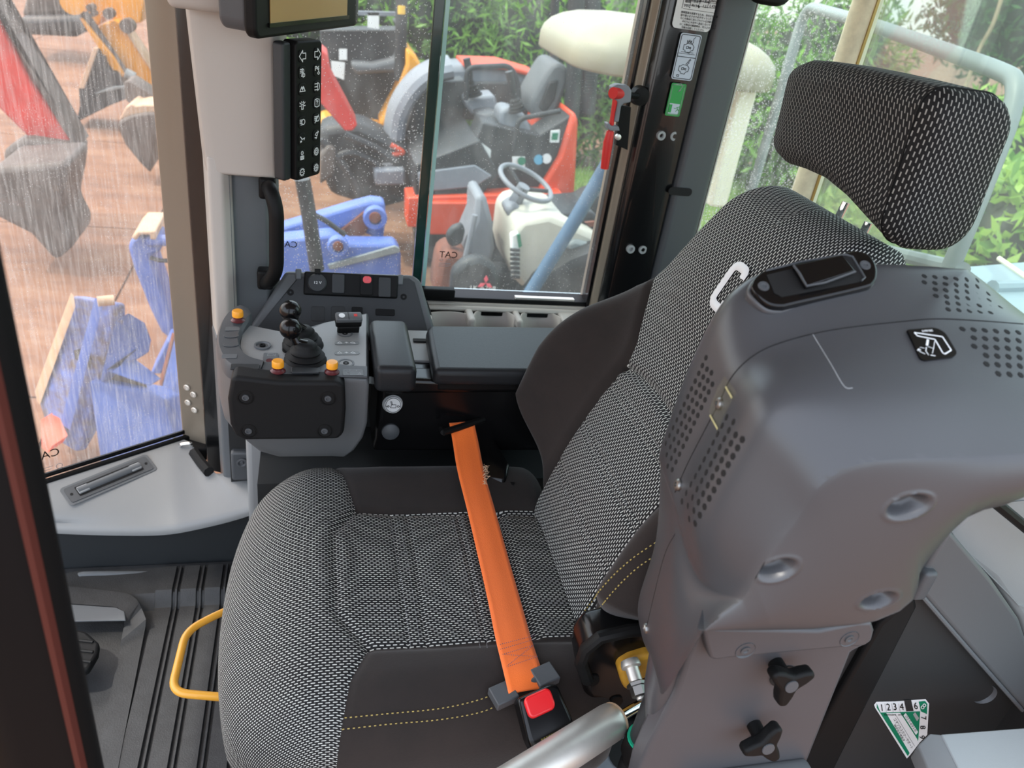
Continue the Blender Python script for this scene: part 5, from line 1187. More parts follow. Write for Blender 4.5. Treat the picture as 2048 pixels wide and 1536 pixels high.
for body, x, y, sz in (('種類', 1376, 3, .0060), ('冷媒番号', 1392, 3, .0058), ('封入量(kg)', 1410, 3, .0052), ('GWP値', 1427, 3, .0058), ('HFC', 1375, 12, .0072), ('R134a', 1392, 12, .0070), ('1.5', 1409, 13, .0072), ('1,430', 1426, 13, .0072)):
    text_mesh(body, sz, 'black', 'lettering', t, face(x, y, .0014), axB)
for body, y in (('地球環境を保護するため、次の点を注意し', 24), ('取り扱いますので必ず守ってください', 30), ('①この製品に封入されている冷媒を', 36), ('　みだりに大気中へ放出しないでください', 42), ('②この製品の廃棄時は、封入されている', 48), ('　冷媒を回収してください。', 54)):
    text_mesh(body, .0046, 'black', 'lettering', t, face(1362 - (y-24)*.12, y, .0014), axB, align='LEFT', sx=.95)
t, c, w, h = sticker('engine_label', 'pale blue two-panel engine caution sticker on the rear pillar', ((1364, 66), (1406, 70), (1381, 162), (1340, 157)), 'paper_blue', .005)
c2 = c+A([0, -.0007, 0])
fr_ = rrect(w-.005, h-.005, .004); strokes([fr_+fr_[:1], [(-w/2+.003, 0), (w/2-.003, 0)]], .0012, c2, axB).build('border', 'black', t)
def engine(oy, k): 
    return [[(x*.011, oy+y*.011) for x, y in L] for L in ([(-1, .3), (-1, -.5), (-.6, -.6), (-.5, -.9), (.3, -1), (.5, -.6), (.9, -.5), (1, .1), (.6, .5), (-.4, .6), (-.7, .3), (-1, .3)], [(-.5, 0), (-.1, .1), (0, -.2), (-.4, -.3), (-.5, 0)], [(.1, 0), (.4, 0), (.4, -.3), (.1, -.2), (.1, 0)])] + ([[(x*.011, oy+y*.011) for x, y in L] for L in ([(-.5, .6), (-.5, 1.1), (-.2, .7), (-.1, 1.2), (.1, .7), (.3, 1.1), (.3, .6)], [(.5, .5), (.7, .9), (.6, 1.4), (.9, 1.7)])] if k else [[(x*.011, oy+y*.011) for x, y in L] for L in ([(.2, .7), (.5, 1.1), (.8, 1.0), (.4, .6)], [(.5, 1.2), (.9, 1.7)], [(.7, 1.2), (1.0, 1.5)], [(-1.1, -1.5), (-.7, -1.5), (-.7, -1.2), (-1.1, -1.2), (-1.1, -1.5)])])
strokes(engine(h*.22, 1), .0010, c2, axB).build('pictogram', 'black', t); strokes(engine(-h*.24, 0), .0010, c2, axB).build('pictogram', 'black', t)
strokes([[(-.018, .006), (.016, .006)], [(-.014, .009), (.012, .009)]], .0008, c2, axB).build('small_print', 'black', t)
t, c, w, h = sticker('exit_sticker', 'green emergency exit sticker low on the black rear pillar', ((1344, 166), (1374, 168), (1358, 233), (1329, 231)), 'sticker_green', .003)
c2 = c+A([0, -.0007, 0]); r_ = rrect(w-.006, h-.006, .002)
strokes([r_+r_[:1]], .0008, c2, axB).build('border', 'grey_print', t)
strokes([[(-.006, .030), (.004, .032), (.008, .026), (.001, .016), (.006, .020)]], .0012, c2, axB).build('arrow', 'grey_print', t)
b = c2+A([0, -.0002, -h*.27]); MB().prism([b+A([x, 0, z]) for x, z in rrect(w*.68, .020, .001)], (0, -.0004, 0)).build('exit_panel', 'paper_blue', t)
MB().box(b+A([-w*.25, -.0006, 0]), (.006, .0006, .016)).build('door_mark', 'sticker_green', t)
strokes([[(0, .001), (.004, .001)], [(.005, -.005), (.008, 0), (.006, .004)], [(.008, 0), (.012, -.004)], [(.005, .002), (.011, .005)]], .0012, b+A([0, -.0005, 0]), axB).build('figure', 'sticker_green', t)
# rescue hammer clipped to the window frame
HM = thing('rescue_hammer', 'red rescue hammer in a grey holder on the window frame', 'hammer', PY(1225, 260, 1.52))
YH = 1.53; hq = lambda x, y, d=0: PY(x, y, YH-d)
MB().tube([hq(1221, 262), hq(1216, 285), hq(1209, 337)], [.0075, .010, .0085], 14).build('handle', 'red', HM)
MB().tube([hq(1232, 190), hq(1226, 225), hq(1221, 265)], [.006, .0045, .0055], 10).build('shaft', 'red', HM)
MB().cyl(hq(1226, 186, .014), hq(1246, 188, -.01), .011, n=16).build('head', 'red', HM)
MB().prism([hq(x, y, .006) for x, y in ((1224, 174), (1236, 169), (1258, 172), (1264, 182), (1262, 205), (1248, 208), (1243, 212), (1238, 245), (1228, 244), (1236, 205), (1224, 196))], (0, .022, 0)).build('holder', 'out_grey', HM, bevel=.003)
MB().prism([hq(x, y, .010) for x, y in ((1214, 247), (1220, 247), (1222, 252), (1238, 253), (1240, 262), (1222, 262), (1215, 258))], (0, .02, 0)).build('holder_clip', 'out_grey', HM, bevel=.002)
MB().prism([hq(x, y, -.014) for x, y in ((1240, 210), (1262, 215), (1255, 300), (1232, 290))], (0, .012, 0)).build('back_plate', 'black', HM)
MB().tube([hq(1258, 190), hq(1274, 192, -.02)], .006, 8).build('arm', 'black', HM)
MB().lathe(hq(1280, 192, -.03), (0, -1, 0), [(.02, -.01), (.018, .008), (.002, .01)], 14).build('stud', 'black', HM)
MB().lathe(hq(1236, 274, .002), (0, -1, 0), [(.006, -.004), (.006, .003), (.003, .004)], 12).build('screw', 'steel', HM)
# etched marks on the panes (read from outside, so mirrored here)
axg = A([[1, 0, 0], [0, 0, 1.], [0, -1, 0]])
ym = YW+.006
EM = thing('glass_mark', 'black mirrored maker mark etched on the sliding side pane', 'glass mark', PY(897, 510, ym))
text_mesh('CAT', .021, 'black', 'lettering', EM, PY(897, 510, ym), axg, mirror=True)
strokes([arc(-.012, 0, .004, ry=.002), [(.003, 0), (.006, .002), (.009, -.001)], [(-.016, -.008), (.010, -.008)], [(-.016, -.0115), (.010, -.0115)], [(-.016, -.015), (.006, -.015)]], .0007, PY(893, 520, ym), axg).build('small_print', 'out_grey', EM)
ym2 = YW+.03
EM2 = thing('glass_mark', 'black mirrored maker mark on the fixed side pane beside the black handle', 'glass mark', PY(575, 490, ym2))
text_mesh('CAT', .020, 'black', 'lettering', EM2, PY(576, 489, ym2), axg, mirror=True)
pg = PP(92, 910, gin(0), GN); ag = frame_of(GN)
EM3 = thing('glass_mark', 'black mirrored maker mark low on the front pane beside the door post', 'glass mark', pg)
text_mesh('CAT', .026, 'black', 'lettering', EM3, pg+GN*.001, ag, mirror=True)
strokes([arc(.02, -.035, .006), [(-.012, -.03), (.008, -.03)], [(-.012, -.036), (.006, -.036)]], .0008, pg+GN*.001, ag).build('small_print', 'out_grey', EM3)
# ------------------------------------------------------------------ the yard outside
GZ = -.95
def paving():
    m = bpy.data.materials.new('paving'); m.use_nodes = True; nt = m.node_tree; b = nt.nodes['Principled BSDF']; b.inputs['Roughness'].default_value = .85
    tc = nt.nodes.new('ShaderNodeTexCoord'); mix = None
    n1 = nt.nodes.new('ShaderNodeTexNoise'); n1.inputs['Scale'].default_value = 1.6; n1.inputs['Detail'].default_value = 8; n1.inputs['Roughness'].default_value = .7
    mp = nt.nodes.new('ShaderNodeMapping'); mp.inputs['Scale'].default_value = (1, 2.2, 1); nt.links.new(tc.outputs['Object'], mp.inputs[0]); nt.links.new(mp.outputs[0], n1.inputs['Vector'])
    r = nt.nodes.new('ShaderNodeValToRGB'); e = r.color_ramp.elements; e[0].position = .32; e[0].color = (*s(100, 66, 47), 1); e[1].position = .7; e[1].color = (*s(146, 112, 86), 1)
    k = e.new(.52); k.color = (*s(126, 88, 63), 1)
    nt.links.new(n1.outputs[0], r.inputs[0]); nt.links.new(r.outputs[0], b.inputs['Base Color']); M['paving'] = m
paving()
gnd = tag(MB().box((0, 20, GZ-.12), (120, 80, .2)).build('ground', 'paving'), kind='structure')
for i in range(-4, 3):
    for j in range(-2, 7):
        x0, y0 = -1.2+i*3.0, 1.2+j*2.45
        o = MB().prism([(x0+.008, y0+.008, GZ-.05), (x0+2.992, y0+.008, GZ-.05), (x0+2.992, y0+2.442, GZ-.05), (x0+.008, y0+2.442, GZ-.05)], (0, 0, .05+random.uniform(-.002, .002))).build('slab', 'paving', gnd)
# grass bank at the rear right
def leaf_cloud(n, c, rad, ln, wd, up=.2, shell=.55):
    v = np.zeros((n*4, 3)); d = rng.normal(size=(n, 3)); d /= np.linalg.norm(d, axis=1)[:, None]
    rr = shell+(1-shell)*rng.random(n)**.6; p = np.array(c)+d*np.array(rad)*rr[:, None]
    a = rng.normal(size=(n, 3))+np.array([0, 0, up]); a /= np.linalg.norm(a, axis=1)[:, None]; b = np.cross(a, rng.normal(size=(n, 3))); b /= np.linalg.norm(b, axis=1)[:, None]
    L = ln*(.6+.8*rng.random(n))[:, None]; Wd = wd*(.7+.6*rng.random(n))[:, None]
    v[0::4] = p; v[1::4] = p+a*L*.5+b*Wd*.5; v[2::4] = p+a*L; v[3::4] = p+a*L*.5-b*Wd*.5
    return v, [(4*i, 4*i+1, 4*i+2, 4*i+3) for i in range(n)]
def leafmat(nm, c1, c2):
    m = bpy.data.materials.new(nm); m.use_nodes = True; nt = m.node_tree; b = nt.nodes['Principled BSDF']; b.inputs['Roughness'].default_value = .5
    g = nt.nodes.new('ShaderNodeNewGeometry'); r = nt.nodes.new('ShaderNodeValToRGB'); r.color_ramp.elements[0].color = (*c1, 1); r.color_ramp.elements[1].color = (*c2, 1)
    nt.links.new(g.outputs['Random Per Island'], r.inputs[0]); nt.links.new(r.outputs[0], b.inputs['Base Color'])
    b.inputs['Subsurface Weight'].default_value = 0; tl = nt.nodes.new('ShaderNodeBsdfTranslucent'); nt.links.new(r.outputs[0], tl.inputs[0])
    mx = nt.nodes.new('ShaderNodeMixShader'); mx.inputs[0].default_value = .4; out = nt.nodes['Material Output']; nt.links.new(b.outputs[0], mx.inputs[1]); nt.links.new(tl.outputs[0], mx.inputs[2]); nt.links.new(mx.outputs[0], out.inputs[0]); M[nm] = m
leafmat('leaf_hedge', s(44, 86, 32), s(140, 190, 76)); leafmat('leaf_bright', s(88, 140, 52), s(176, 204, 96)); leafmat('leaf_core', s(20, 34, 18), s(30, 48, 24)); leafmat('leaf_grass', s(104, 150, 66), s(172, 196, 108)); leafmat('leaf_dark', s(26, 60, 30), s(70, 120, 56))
def bush(nm, label, c, rad, n, ln, wd, m, group):
    t = thing(nm, label, 'bush', (c[0], c[1], GZ), group)
    mb = MB(); v, f = leaf_cloud(n, c, rad, ln, wd); mb.v = list(map(tuple, v)); mb.f = f
    mb.build('foliage', m, t, smooth=False)
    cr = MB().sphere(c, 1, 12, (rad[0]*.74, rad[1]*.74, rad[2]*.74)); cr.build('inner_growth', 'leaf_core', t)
    MB().cyl((c[0], c[1], GZ), (c[0], c[1], c[2]), .05, .03, 8).build('stem', 'trunk', t); return t
hx = [(-.4, 10.2, 'left of the dark pane edge'), (1.2, 9.8, 'behind the pane edge'), (2.7, 9.4, 'behind the orange excavator'), (4.3, 9.0, 'under the cream canopy'), (5.6, 8.4, 'beyond the rear pillar')]
for i, (x, y, w) in enumerate(hx):
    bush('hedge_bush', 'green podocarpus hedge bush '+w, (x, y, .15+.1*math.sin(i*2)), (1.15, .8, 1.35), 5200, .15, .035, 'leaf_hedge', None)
# grassy bank and garden shrubs seen through the rear pane
bk_ = MB(); n = 22; gv = []
for i in range(n):
    for j in range(n):
        x, y = 2.6+i*.52, -.6+j*.45; gv.append((x, y, GZ+.02+2.9*float(sstep(3.6, 13.5, x))+.05*math.sin(x*3+y*2)))
bk_.v = gv; bk_.f = [(i*n+j, (i+1)*n+j, (i+1)*n+j+1, i*n+j+1) for i in range(n-1) for j in range(n-1)]
bko = tag(bk_.build('grass_bank', 'grass_soil'), 'sunlit grassy bank behind the rear pane', 'grass', kind='stuff')
nb_ = 60000; P = np.stack([2.6+10.8*rng.random(nb_), -.6+9.2*rng.random(nb_), np.zeros(nb_)], 1); P[:, 2] = GZ+2.9*sstep(3.6, 13.5, P[:, 0])
a = rng.normal(size=(nb_, 3))*.35+np.array([0, 0, 1]); L = .16*(.5+rng.random(nb_))[:, None]; sd_ = np.cross(a, rng.normal(size=(nb_, 3))); sd_ /= np.linalg.norm(sd_, axis=1)[:, None]
v = np.zeros((nb_*3, 3)); v[0::3] = P-sd_*.008; v[1::3] = P+sd_*.008; v[2::3] = P+a*L
mb = MB(); mb.v = list(map(tuple, v)); mb.f = [(3*i, 3*i+1, 3*i+2) for i in range(nb_)]; tag(mb.build('grass_blades', 'leaf_grass', smooth=False), 'long yellowish grass blades on the bank', 'grass', kind='stuff')
for i, (px_, py_, X, rad, n_, m, lab) in enumerate(((2030, 20, 8.5, (1.1, 1.1, .9), 2600, 'leaf_dark', 'dark leafy shrub at the top right corner of the bank'), (2010, 470, 4.2, (.62, .75, .45), 2600, 'leaf_bright', 'bright green shrub right of the headrest'), (1640, 470, 4.8, (.5, .5, .4), 1500, 'leaf_bright', 'bright fern clump between headrest and backrest'), (1960, 290, 6.5, (.6, .7, .5), 1600, 'leaf_bright', 'pale leafy shrub behind the grey rail'), (1560, 240, 5.0, (.5, .6, .7), 2200, 'leaf_hedge', 'leafy shrub behind the cream post'), (1420, 300, 6.0, (.6, .6, .8), 2000, 'leaf_hedge', 'leafy shrub seen beside the rear pillar'))):
    c = PX(px_, py_, X); bush('garden_shrub', lab, c, rad, n_, .13, .05, m, None)
tw = thing('dead_branch', 'thin bare branch leaning in the grass behind the rear pane', 'branch', PX(1975, 100, 6.2))
MB().tube(spline([PX(2005, -10, 6.2), PX(1985, 50, 6.2), PX(1958, 100, 6.2), PX(1925, 190, 6.2)], 4), .018, 6).build('stick', 'edge_worn', tw)
# far shed with red roof at the top of the hedge
SHD = thing('far_shed', 'dark shed with a reddish roof beyond the hedge', 'building', (2.2, 14, GZ))
MB().box((3.0, 14.5, .2), (5, 2, 2.3)).build('wall', 'wall_far', SHD); MB().prism([(0.2, 13.2, 1.15), (5.8, 13.2, 1.15), (5.8, 14.6, 1.9), (.2, 14.6, 1.9)], (0, 0, .08)).build('roof', 'roof_far', SHD)

def slab(par, nm, m, pts, Y, d, bevel=.012, **k):
    return MB().prism([PY(x, y, Y) for x, y in pts], (0, d, 0)).build(nm, m, par, bevel=bevel, seg=2, **k)
def ptube(par, nm, m, pts, Y, r, n=12, fil=.06):
    Ys = Y if hasattr(Y, '__len__') else [Y]*len(pts)
    return MB().tube(fillet([PY(x, y, q) for (x, y), q in zip(pts, Ys)], fil), r, n).build(nm, m, par)
# ---- orange mini excavator
EX = thing('mini_excavator', 'orange and black canopy mini excavator standing behind the white tractor', 'excavator', PY(1000, 480, 6.2))
slab(EX, 'deck_rail', 'paint_orange', ((815, 395), (1125, 385), (1125, 420), (1080, 440), (960, 455), (815, 455)), 5.3, .25)
slab(EX, 'side_panel', 'out_black', ((965, 245), (1080, 270), (1150, 225), (1140, 395), (965, 395), (930, 330)), 5.45, .3)
slab(EX, 'counterweight', 'paint_orange', ((1148, 222), (1158, 240), (1150, 395), (1135, 420), (1075, 425), (1072, 390), (1118, 315)), 5.4, 1.2, .05)
slab(EX, 'floor_deck', 'out_black', ((830, 330), (960, 280), (1000, 350), (960, 395), (830, 395)), 5.35, 1.3)
slab(EX, 'foot_mat', 'out_grey', ((835, 345), (950, 330), (985, 352), (950, 375), (840, 385)), 5.33, .02)
slab(EX, 'rear_hood', 'out_grey', ((860, 175), (890, 132), (935, 130), (1010, 135), (1078, 152), (1075, 200), (870, 200)), 6.6, .4, .05)
slab(EX, 'hood_band', 'paint_orange', ((928, 127), (1010, 130), (1080, 150), (1078, 158), (1010, 140), (928, 136)), 6.55, .45)
slab(EX, 'dash_wall', 'out_black', ((880, 165), (1075, 165), (1075, 240), (880, 240)), 6.5, .05)
st = slab(EX, 'seat_back', 'out_seat', ((1062, 200), (1090, 150), (1105, 128), (1122, 125), (1138, 138), (1138, 165), (1115, 222), (1085, 240), (1062, 232)), 5.75, .45, .06)
slab(EX, 'seat_cushion', 'out_seat', ((955, 232), (985, 228), (1065, 250), (1075, 275), (1010, 285), (960, 250)), 5.75, .45, .05)
slab(EX, 'seat_inlay', 'pad_rubber', ((1078, 215), (1098, 165), (1118, 160), (1110, 200), (1090, 228)), 5.73, .03, .01)
slab(EX, 'control_pod', 'out_grey', ((930, 198), (990, 190), (998, 218), (965, 230), (945, 232), (930, 210)), 6.0, .25, .04)
slab(EX, 'control_pod', 'out_grey', ((1000, 222), (1015, 215), (1050, 228), (1065, 265), (1058, 288), (1045, 296), (1020, 280), (1000, 250)), 5.55, .25, .05)
for x0, y0, x1, y1, Y in ((948, 192, 942, 162, 5.95), (1035, 222, 1028, 190, 5.5)):
    a, b = PY(x0, y0, Y), PY(x1, y1, Y); d = nrm(b-a); l = np.linalg.norm(b-a)
    MB().lathe(a, d, [(.065, 0), (.065, l*.12), (.052, l*.18), (.06, l*.3), (.045, l*.36), (.05, l*.5), (.034, l*.56), (.038, l*.7), (.022, l*.8), (.02, l*1.0)], 14).build('gaiter', 'rubber', EX)
    MB().tube([b, b+d*.06, b+d*.16], [.016, .026, .028], 10).build('joystick', 'out_black', EX)
ptube(EX, 'guard_bar', 'out_black', ((932, 200), (934, 135), (1020, 131), (1035, 160), (1038, 200)), 5.9, .02)
ptube(EX, 'guard_bar', 'out_black', ((1028, 300), (1036, 238), (1120, 222)), 5.4, .018)
ptube(EX, 'canopy_post', 'out_black', ((1155, -60), (1150, 120), (1142, 235)), 5.7, .06)
ptube(EX, 'canopy_post', 'out_black', ((1182, -60), (1180, 110), (1172, 225)), 5.75, .07)
ptube(EX, 'canopy_post', 'out_black', ((1112, -60), (1108, 120)), 6.5, .035)
for i in range(16): MB().box(PY(1183-i*.3, 95+i*6, 5.68), (.08, .02, .012)).build('grille_slat', 'out_black', EX)
slab(EX, 'lower_orange', 'paint_orange', ((842, 405), (1080, 405), (1060, 450), (1000, 470), (860, 470)), 5.25, .2)
for nm, m, q in (('paper_label', 'white_label', ((958, 282), (982, 300), (980, 335), (955, 312))), ('paper_label', 'yellow_label', ((960, 292), (970, 300), (968, 318), (958, 308))), ('paper_label', 'white_label', ((1025, 314), (1050, 314), (1050, 338), (1025, 338))), ('paper_label', 'white_label', ((1102, 262), (1120, 260), (1118, 285), (1100, 285))), ('paper_label', 'yellow_label', ((922, 290), (948, 291), (948, 300), (922, 299)))):
    slab(EX, nm, m, q, 5.43, .012, 0)
slab(EX, 'green_patch', 'sticker_teal', ((1105, 266), (1117, 266), (1115, 280), (1103, 280)), 5.425, .008, 0)
for x, y, m in ((1077, 319, 'cyan_label'), (1093, 317, 'white_label')): MB().lathe(PY(x, y, 5.44), (0, -1, 0), [(.035, 0), (.035, .008)], 18).build('round_label', m, EX)
MB().lathe(PY(1043, 322, 5.42), (0, -1, 0), [(.03, 0), (.03, .006)], 16).build('round_label', 'sticker_teal', EX)
# its tracks and the dark machinery left of it
slab(EX, 'track', 'out_black', ((830, 455), (1130, 440), (1150, 480), (1100, 520), (840, 530)), 5.6, .4, .05)
slab(EX, 'boom_foot', 'out_black', ((640, 255), (720, 245), (830, 300), (835, 400), (760, 420), (660, 390), (640, 330)), 5.9, .4, .06)
for L in (((650, 330), (700, 300), (760, 330), (800, 380)), ((640, 280), (690, 330), (720, 390)), ((690, 270), (760, 300), (810, 340))):
    ptube(EX, 'hydraulic_hose', 'out_black', L, 5.8, .03, 8, .1)
slab(EX, 'boom_bracket', 'worn_steel', ((640, 370), (668, 350), (672, 300), (655, 290), (640, 310)), 5.75, .1, .02)
slab(EX, 'battery_box', 'out_grey', ((748, 340), (810, 338), (812, 372), (750, 372)), 5.7, .2, .02)
# ---- yellow excavator with cab behind (seen through the wet fixed pane)
YE = thing('yellow_excavator', 'yellow excavator with dark open cab behind the wet fixed pane', 'excavator', PY(730, 400, 7.2))
slab(YE, 'cab_side', 'out_black', ((640, 60), (812, 60), (812, 120), (790, 230), (700, 262), (640, 250)), 7.2, .3)
slab(YE, 'rear_cowl', 'paint_yellow', ((812, 95), (832, 110), (845, 135), (838, 165), (800, 250), (770, 258), (758, 250), (790, 190), (812, 130)), 6.9, 1.0, .06)
slab(YE, 'lower_side', 'paint_yellow', ((640, 235), (700, 235), (735, 262), (700, 285), (640, 290)), 6.9, .6, .04)
slab(YE, 'lower_side', 'paint_yellow', ((725, 248), (780, 255), (775, 285), (735, 280)), 6.9, .3, .04)
slab(YE, 'cab_seat', 'out_seat', ((700, 125), (745, 128), (790, 118), (800, 60), (785, 40), (810, 42), (815, 100), (800, 145), (710, 150)), 7.0, .2, .04)
slab(YE, 'paper_sheet', 'white_label', ((735, 25), (758, 25), (758, 58), (735, 55)), 7.1, .01, 0); slab(YE, 'paper_sheet', 'white_label', ((662, 122), (690, 125), (688, 160), (664, 150)), 7.1, .01, 0); slab(YE, 'paper_sheet', 'white_label', ((678, 98), (694, 98), (694, 120), (678, 120)), 7.1, .01, 0)
slab(YE, 'cab_glass_frame', 'out_grey', ((640, 20), (800, 25), (800, 33), (640, 28)), 7.1, .05, 0)
ptube(YE, 'cab_post', 'out_black', ((803, -60), (803, 40), (800, 160)), 7.0, .05); ptube(YE, 'beacon_post', 'yellow_label', ((803, 12), (803, 28)), 6.92, .03)
wh = PY(878, 262, 6.4); rings = []
YEw = thing('machine_wheel_guard', 'grey curved wheel guard arch left of the orange excavator', 'wheel guard', PY(850, 300, 6.2))
arcp = spline([PY(x, y, 6.1) for x, y in ((788, 270), (795, 225), (812, 190), (838, 160), (868, 142), (900, 134))], 6)
MB().tube(arcp, .085, 12, flat=2.2, up=(0, 1, 0)).build('guard_arch', 'out_grey', YEw)
slab(YEw, 'hub_plate', 'out_black', ((810, 270), (830, 205), (870, 165), (930, 160), (930, 300), (830, 300)), 6.2, .2)
ptube(YEw, 'red_coil', 'paint_orange', ((782, 290), (800, 300), (808, 306), (785, 310)), 5.9, .02, 8)
# ---- red boom arm of another digger reaching down to the left (seen through the wet fixed pane)
RA = thing('red_boom', 'red excavator boom section slanting behind the wet side pane', 'boom', PY(680, 200, 5.6))
slab(RA, 'boom', 'paint_red', ((640, 98), (655, 110), (662, 150), (715, 250), (705, 262), (690, 262), (640, 205)), 5.5, .3, .01)
# ---- blue loader arms under the side window
BL = thing('blue_loader_arms', 'blue loader arm linkage with rusty pin joints below the side window', 'loader arm', PY(700, 480, 4.2))
slab(BL, 'upper_arm', 'paint_blue', ((560, 455), (710, 410), (742, 402), (770, 405), (772, 440), (765, 490), (740, 472), (700, 455), (560, 500)), 4.2, .12, .02)
slab(BL, 'rusty_plate', 'rust', ((680, 462), (735, 418), (742, 450), (728, 470), (700, 480)), 4.18, .03, .005)
slab(BL, 'lower_arm', 'paint_blue', ((560, 480), (660, 470), (700, 488), (790, 488), (802, 505), (802, 700), (560, 700)), 4.0, .14, .02)
slab(BL, 'arm_edge', 'tube_grey', ((655, 530), (790, 492), (800, 498), (800, 505), (660, 540)), 3.98, .02, .004)
for x, y, r in ((750, 435, .065), (676, 492, .055)):
    k = MB().lathe(PY(x, y, 3.97 if r < .06 else 4.17), (0, -1, 0), [(r, -.02), (r, .02), (r*.9, .03), (r*.5, .03), (r*.45, .0), (.002, 0)], 22).build('pivot_boss', 'paint_blue', BL)
    MB().lathe(PY(x, y, 3.94 if r < .06 else 4.14), (0, -1, 0), [(r*.5, 0), (r*.45, .01), (.002, .012)], 16).build('pin', 'rust', BL)
ptube(BL, 'arm_hose', 'out_black', ((620, 425), (650, 440), (690, 470)), 3.9, .014, 8)
ptube(BL, 'white_rod', 'tube_grey', ((560, 490), (640, 480), (665, 485)), 4.05, .04, 10)
ptube(BL, 'black_stay', 'out_black', ((605, 358), (618, 430), (634, 540)), 3.6, .035, 10)
# ---- white compact tractor with cream canopy
TT = thing('white_tractor', 'white compact tractor with steering wheel and cream sun canopy', 'tractor', PY(1100, 560, 4.3))
can = [(1095, 62), (1100, 35), (1118, 8), (1150, -12), (1300, -60), (1560, 40), (1548, 100), (1536, 108), (1500, 118), (1270, 116), (1180, 104), (1115, 82)]
n_top = [PZ(x, y, 1.02) for x, y in ((1118, 10), (1300, -40), (1640, 80), (1560, 60))]
# canopy: rounded slab 1.5 m x 1.1 m over the driver
cz = .93; cpts = [PZ(x, y, cz) for x, y in ((1097, 72), (1180, 104), (1275, 116))]
ca = PY(1100, 60, 3.5); cb = PY(1545, 105, 3.2)
x0c, x1c = PY(1098, 60, 3.55)[0], PY(1545, 100, 3.2)[0]
crs = []
for dz, inn in ((-.085, .03), (-.08, .008), (-.07, .0), (-.01, .0), (.02, .01), (.05, .035), (.075, .075), (.095, .13), (.11, .22), (.12, .36)):
    w = (x1c-x0c)/2-inn; d = .42-inn; crs.append([A([(x0c+x1c)/2+w*a, 3.42+d*b, 1.0+dz]) for a, b in [(2*p, 2*q) for p, q in rrect(1, 1, .2, 14)]])
MB().loft(crs).build('canopy', 'canopy_cream', TT, sharp=50)
for (x0, y0), (x1, y1), Y in (((1500, 140), (1430, 410), 3.15),):
    a, b = PY(x0, y0, Y), PY(x1, y1, Y); MB().box((a+b)/2, (.085, .07, np.linalg.norm(a-b)), [[1, 0, 0], [0, 1, 0], nrm(a-b)]).build('canopy_post', 'cream_post', TT, bevel=.012)
    MB().box(a+A([.01, -.02, -.01]), (.13, .10, .07)).build('post_bracket', 'tube_grey', TT, bevel=.01)
MB().box(PY(1282, 145, 3.5), (.07, .06, .5)).build('canopy_post', 'cream_post', TT, bevel=.01)
ptube(TT, 'roll_bar', 'tube_blue', ((1340, 110), (1225, 310), (1150, 440), (1058, 590), (1020, 650)), (3.5, 3.4, 3.4, 3.4, 3.4), .035)
for wx, wy, wr, ww in ((1000, 4.0, .34, .2), (1000, 4.75, .34, .2), (1215, 3.75, .48, .3), (1215, 4.9, .48, .3)):
    q = PY(wx, 500, wy); q[2] = GZ+wr
    k = MB().lathe(q, (0, 1, 0), [(wr*.55, -ww*.4), (wr*.85, -ww*.5), (wr*.97, -ww*.42), (wr, 0), (wr*.97, ww*.42), (wr*.85, ww*.5), (wr*.55, ww*.4)], 28).build('tyre', 'out_black', TT)
    MB().lathe(q, (0, 1, 0), [(.03, -ww*.3), (wr*.5, -ww*.25), (wr*.58, -ww*.4), (wr*.58, ww*.4), (wr*.5, ww*.25), (.03, ww*.3)], 20).build('rim', 'cream_post', k)
slab(TT, 'chassis', 'out_black', ((930, 600), (1230, 600), (1230, 660), (930, 660)), 4.05, .5, .03)
hood = [(1022, 525), (1030, 460), (1045, 442), (1100, 432), (1190, 470), (1260, 520), (1260, 620), (1150, 615), (1060, 590), (1030, 560)]
slab(TT, 'hood', 'body_white', hood, 3.75, .55, .05)
slab(TT, 'hood_grille', 'white_label', ((1022, 470), (1038, 465), (1040, 560), (1026, 560)), 3.72, .05, .01)
for i in range(7):
    MB().box(PY(1030, 500+i*9, 3.70), (.05, .02, .012)).build('grille_slot', 'out_black', TT)
slab(TT, 'seat', 'pad_rubber', ((1090, 440), (1110, 432), (1190, 425), (1200, 440), (1190, 480), (1150, 470), (1110, 462)), 3.9, .4, .03)
slab(TT, 'seat_pan', 'tube_grey', ((1130, 490), (1150, 480), (1190, 490), (1185, 515), (1145, 512)), 3.72, .1, .02)
slab(TT, 'leaf_litter', 'rust', ((1170, 445), (1190, 443), (1195, 452), (1180, 455)), 3.72, .02, .003)
wc = PY(1052, 366, 4.0); wn_ = nrm([.3, -.25, .92]); wa = nrm(np.cross(wn_, [0, 0, 1])); wb_ = np.cross(wn_, wa)
MB().tube([wc+.155*(math.cos(t)*wa+math.sin(t)*wb_) for t in np.linspace(0, 2*math.pi, 36, endpoint=False)], .0135, 10, closed=True).build('steering_wheel', 'out_grey', TT)
for q in (0.3, 2.4, 4.5): MB().tube([wc-wn_*.04, wc+.165*(math.cos(q)*wa+math.sin(q)*wb_)], .012, 8).build('wheel_spoke', 'out_black', TT)
MB().tube([wc-wn_*.02, wc-wn_*.16, PY(1030, 430, 4.1)], [.035, .04, .05], 10).build('steering_column', 'out_grey', TT)
slab(TT, 'dash_shroud', 'out_grey', ((1010, 420), (1030, 405), (1052, 425), (1045, 445), (1020, 440)), 3.95, .15, .02)
slab(TT, 'front_cowl', 'out_grey', ((952, 392), (972, 390), (985, 440), (990, 500), (975, 560), (945, 520), (925, 498), (950, 440)), 3.9, .3, .03)
slab(TT, 'lamp_cover', 'panel_dark', ((893, 470), (905, 455), (925, 448), (932, 462), (925, 490), (905, 497), (895, 488)), 3.88, .06, .02)
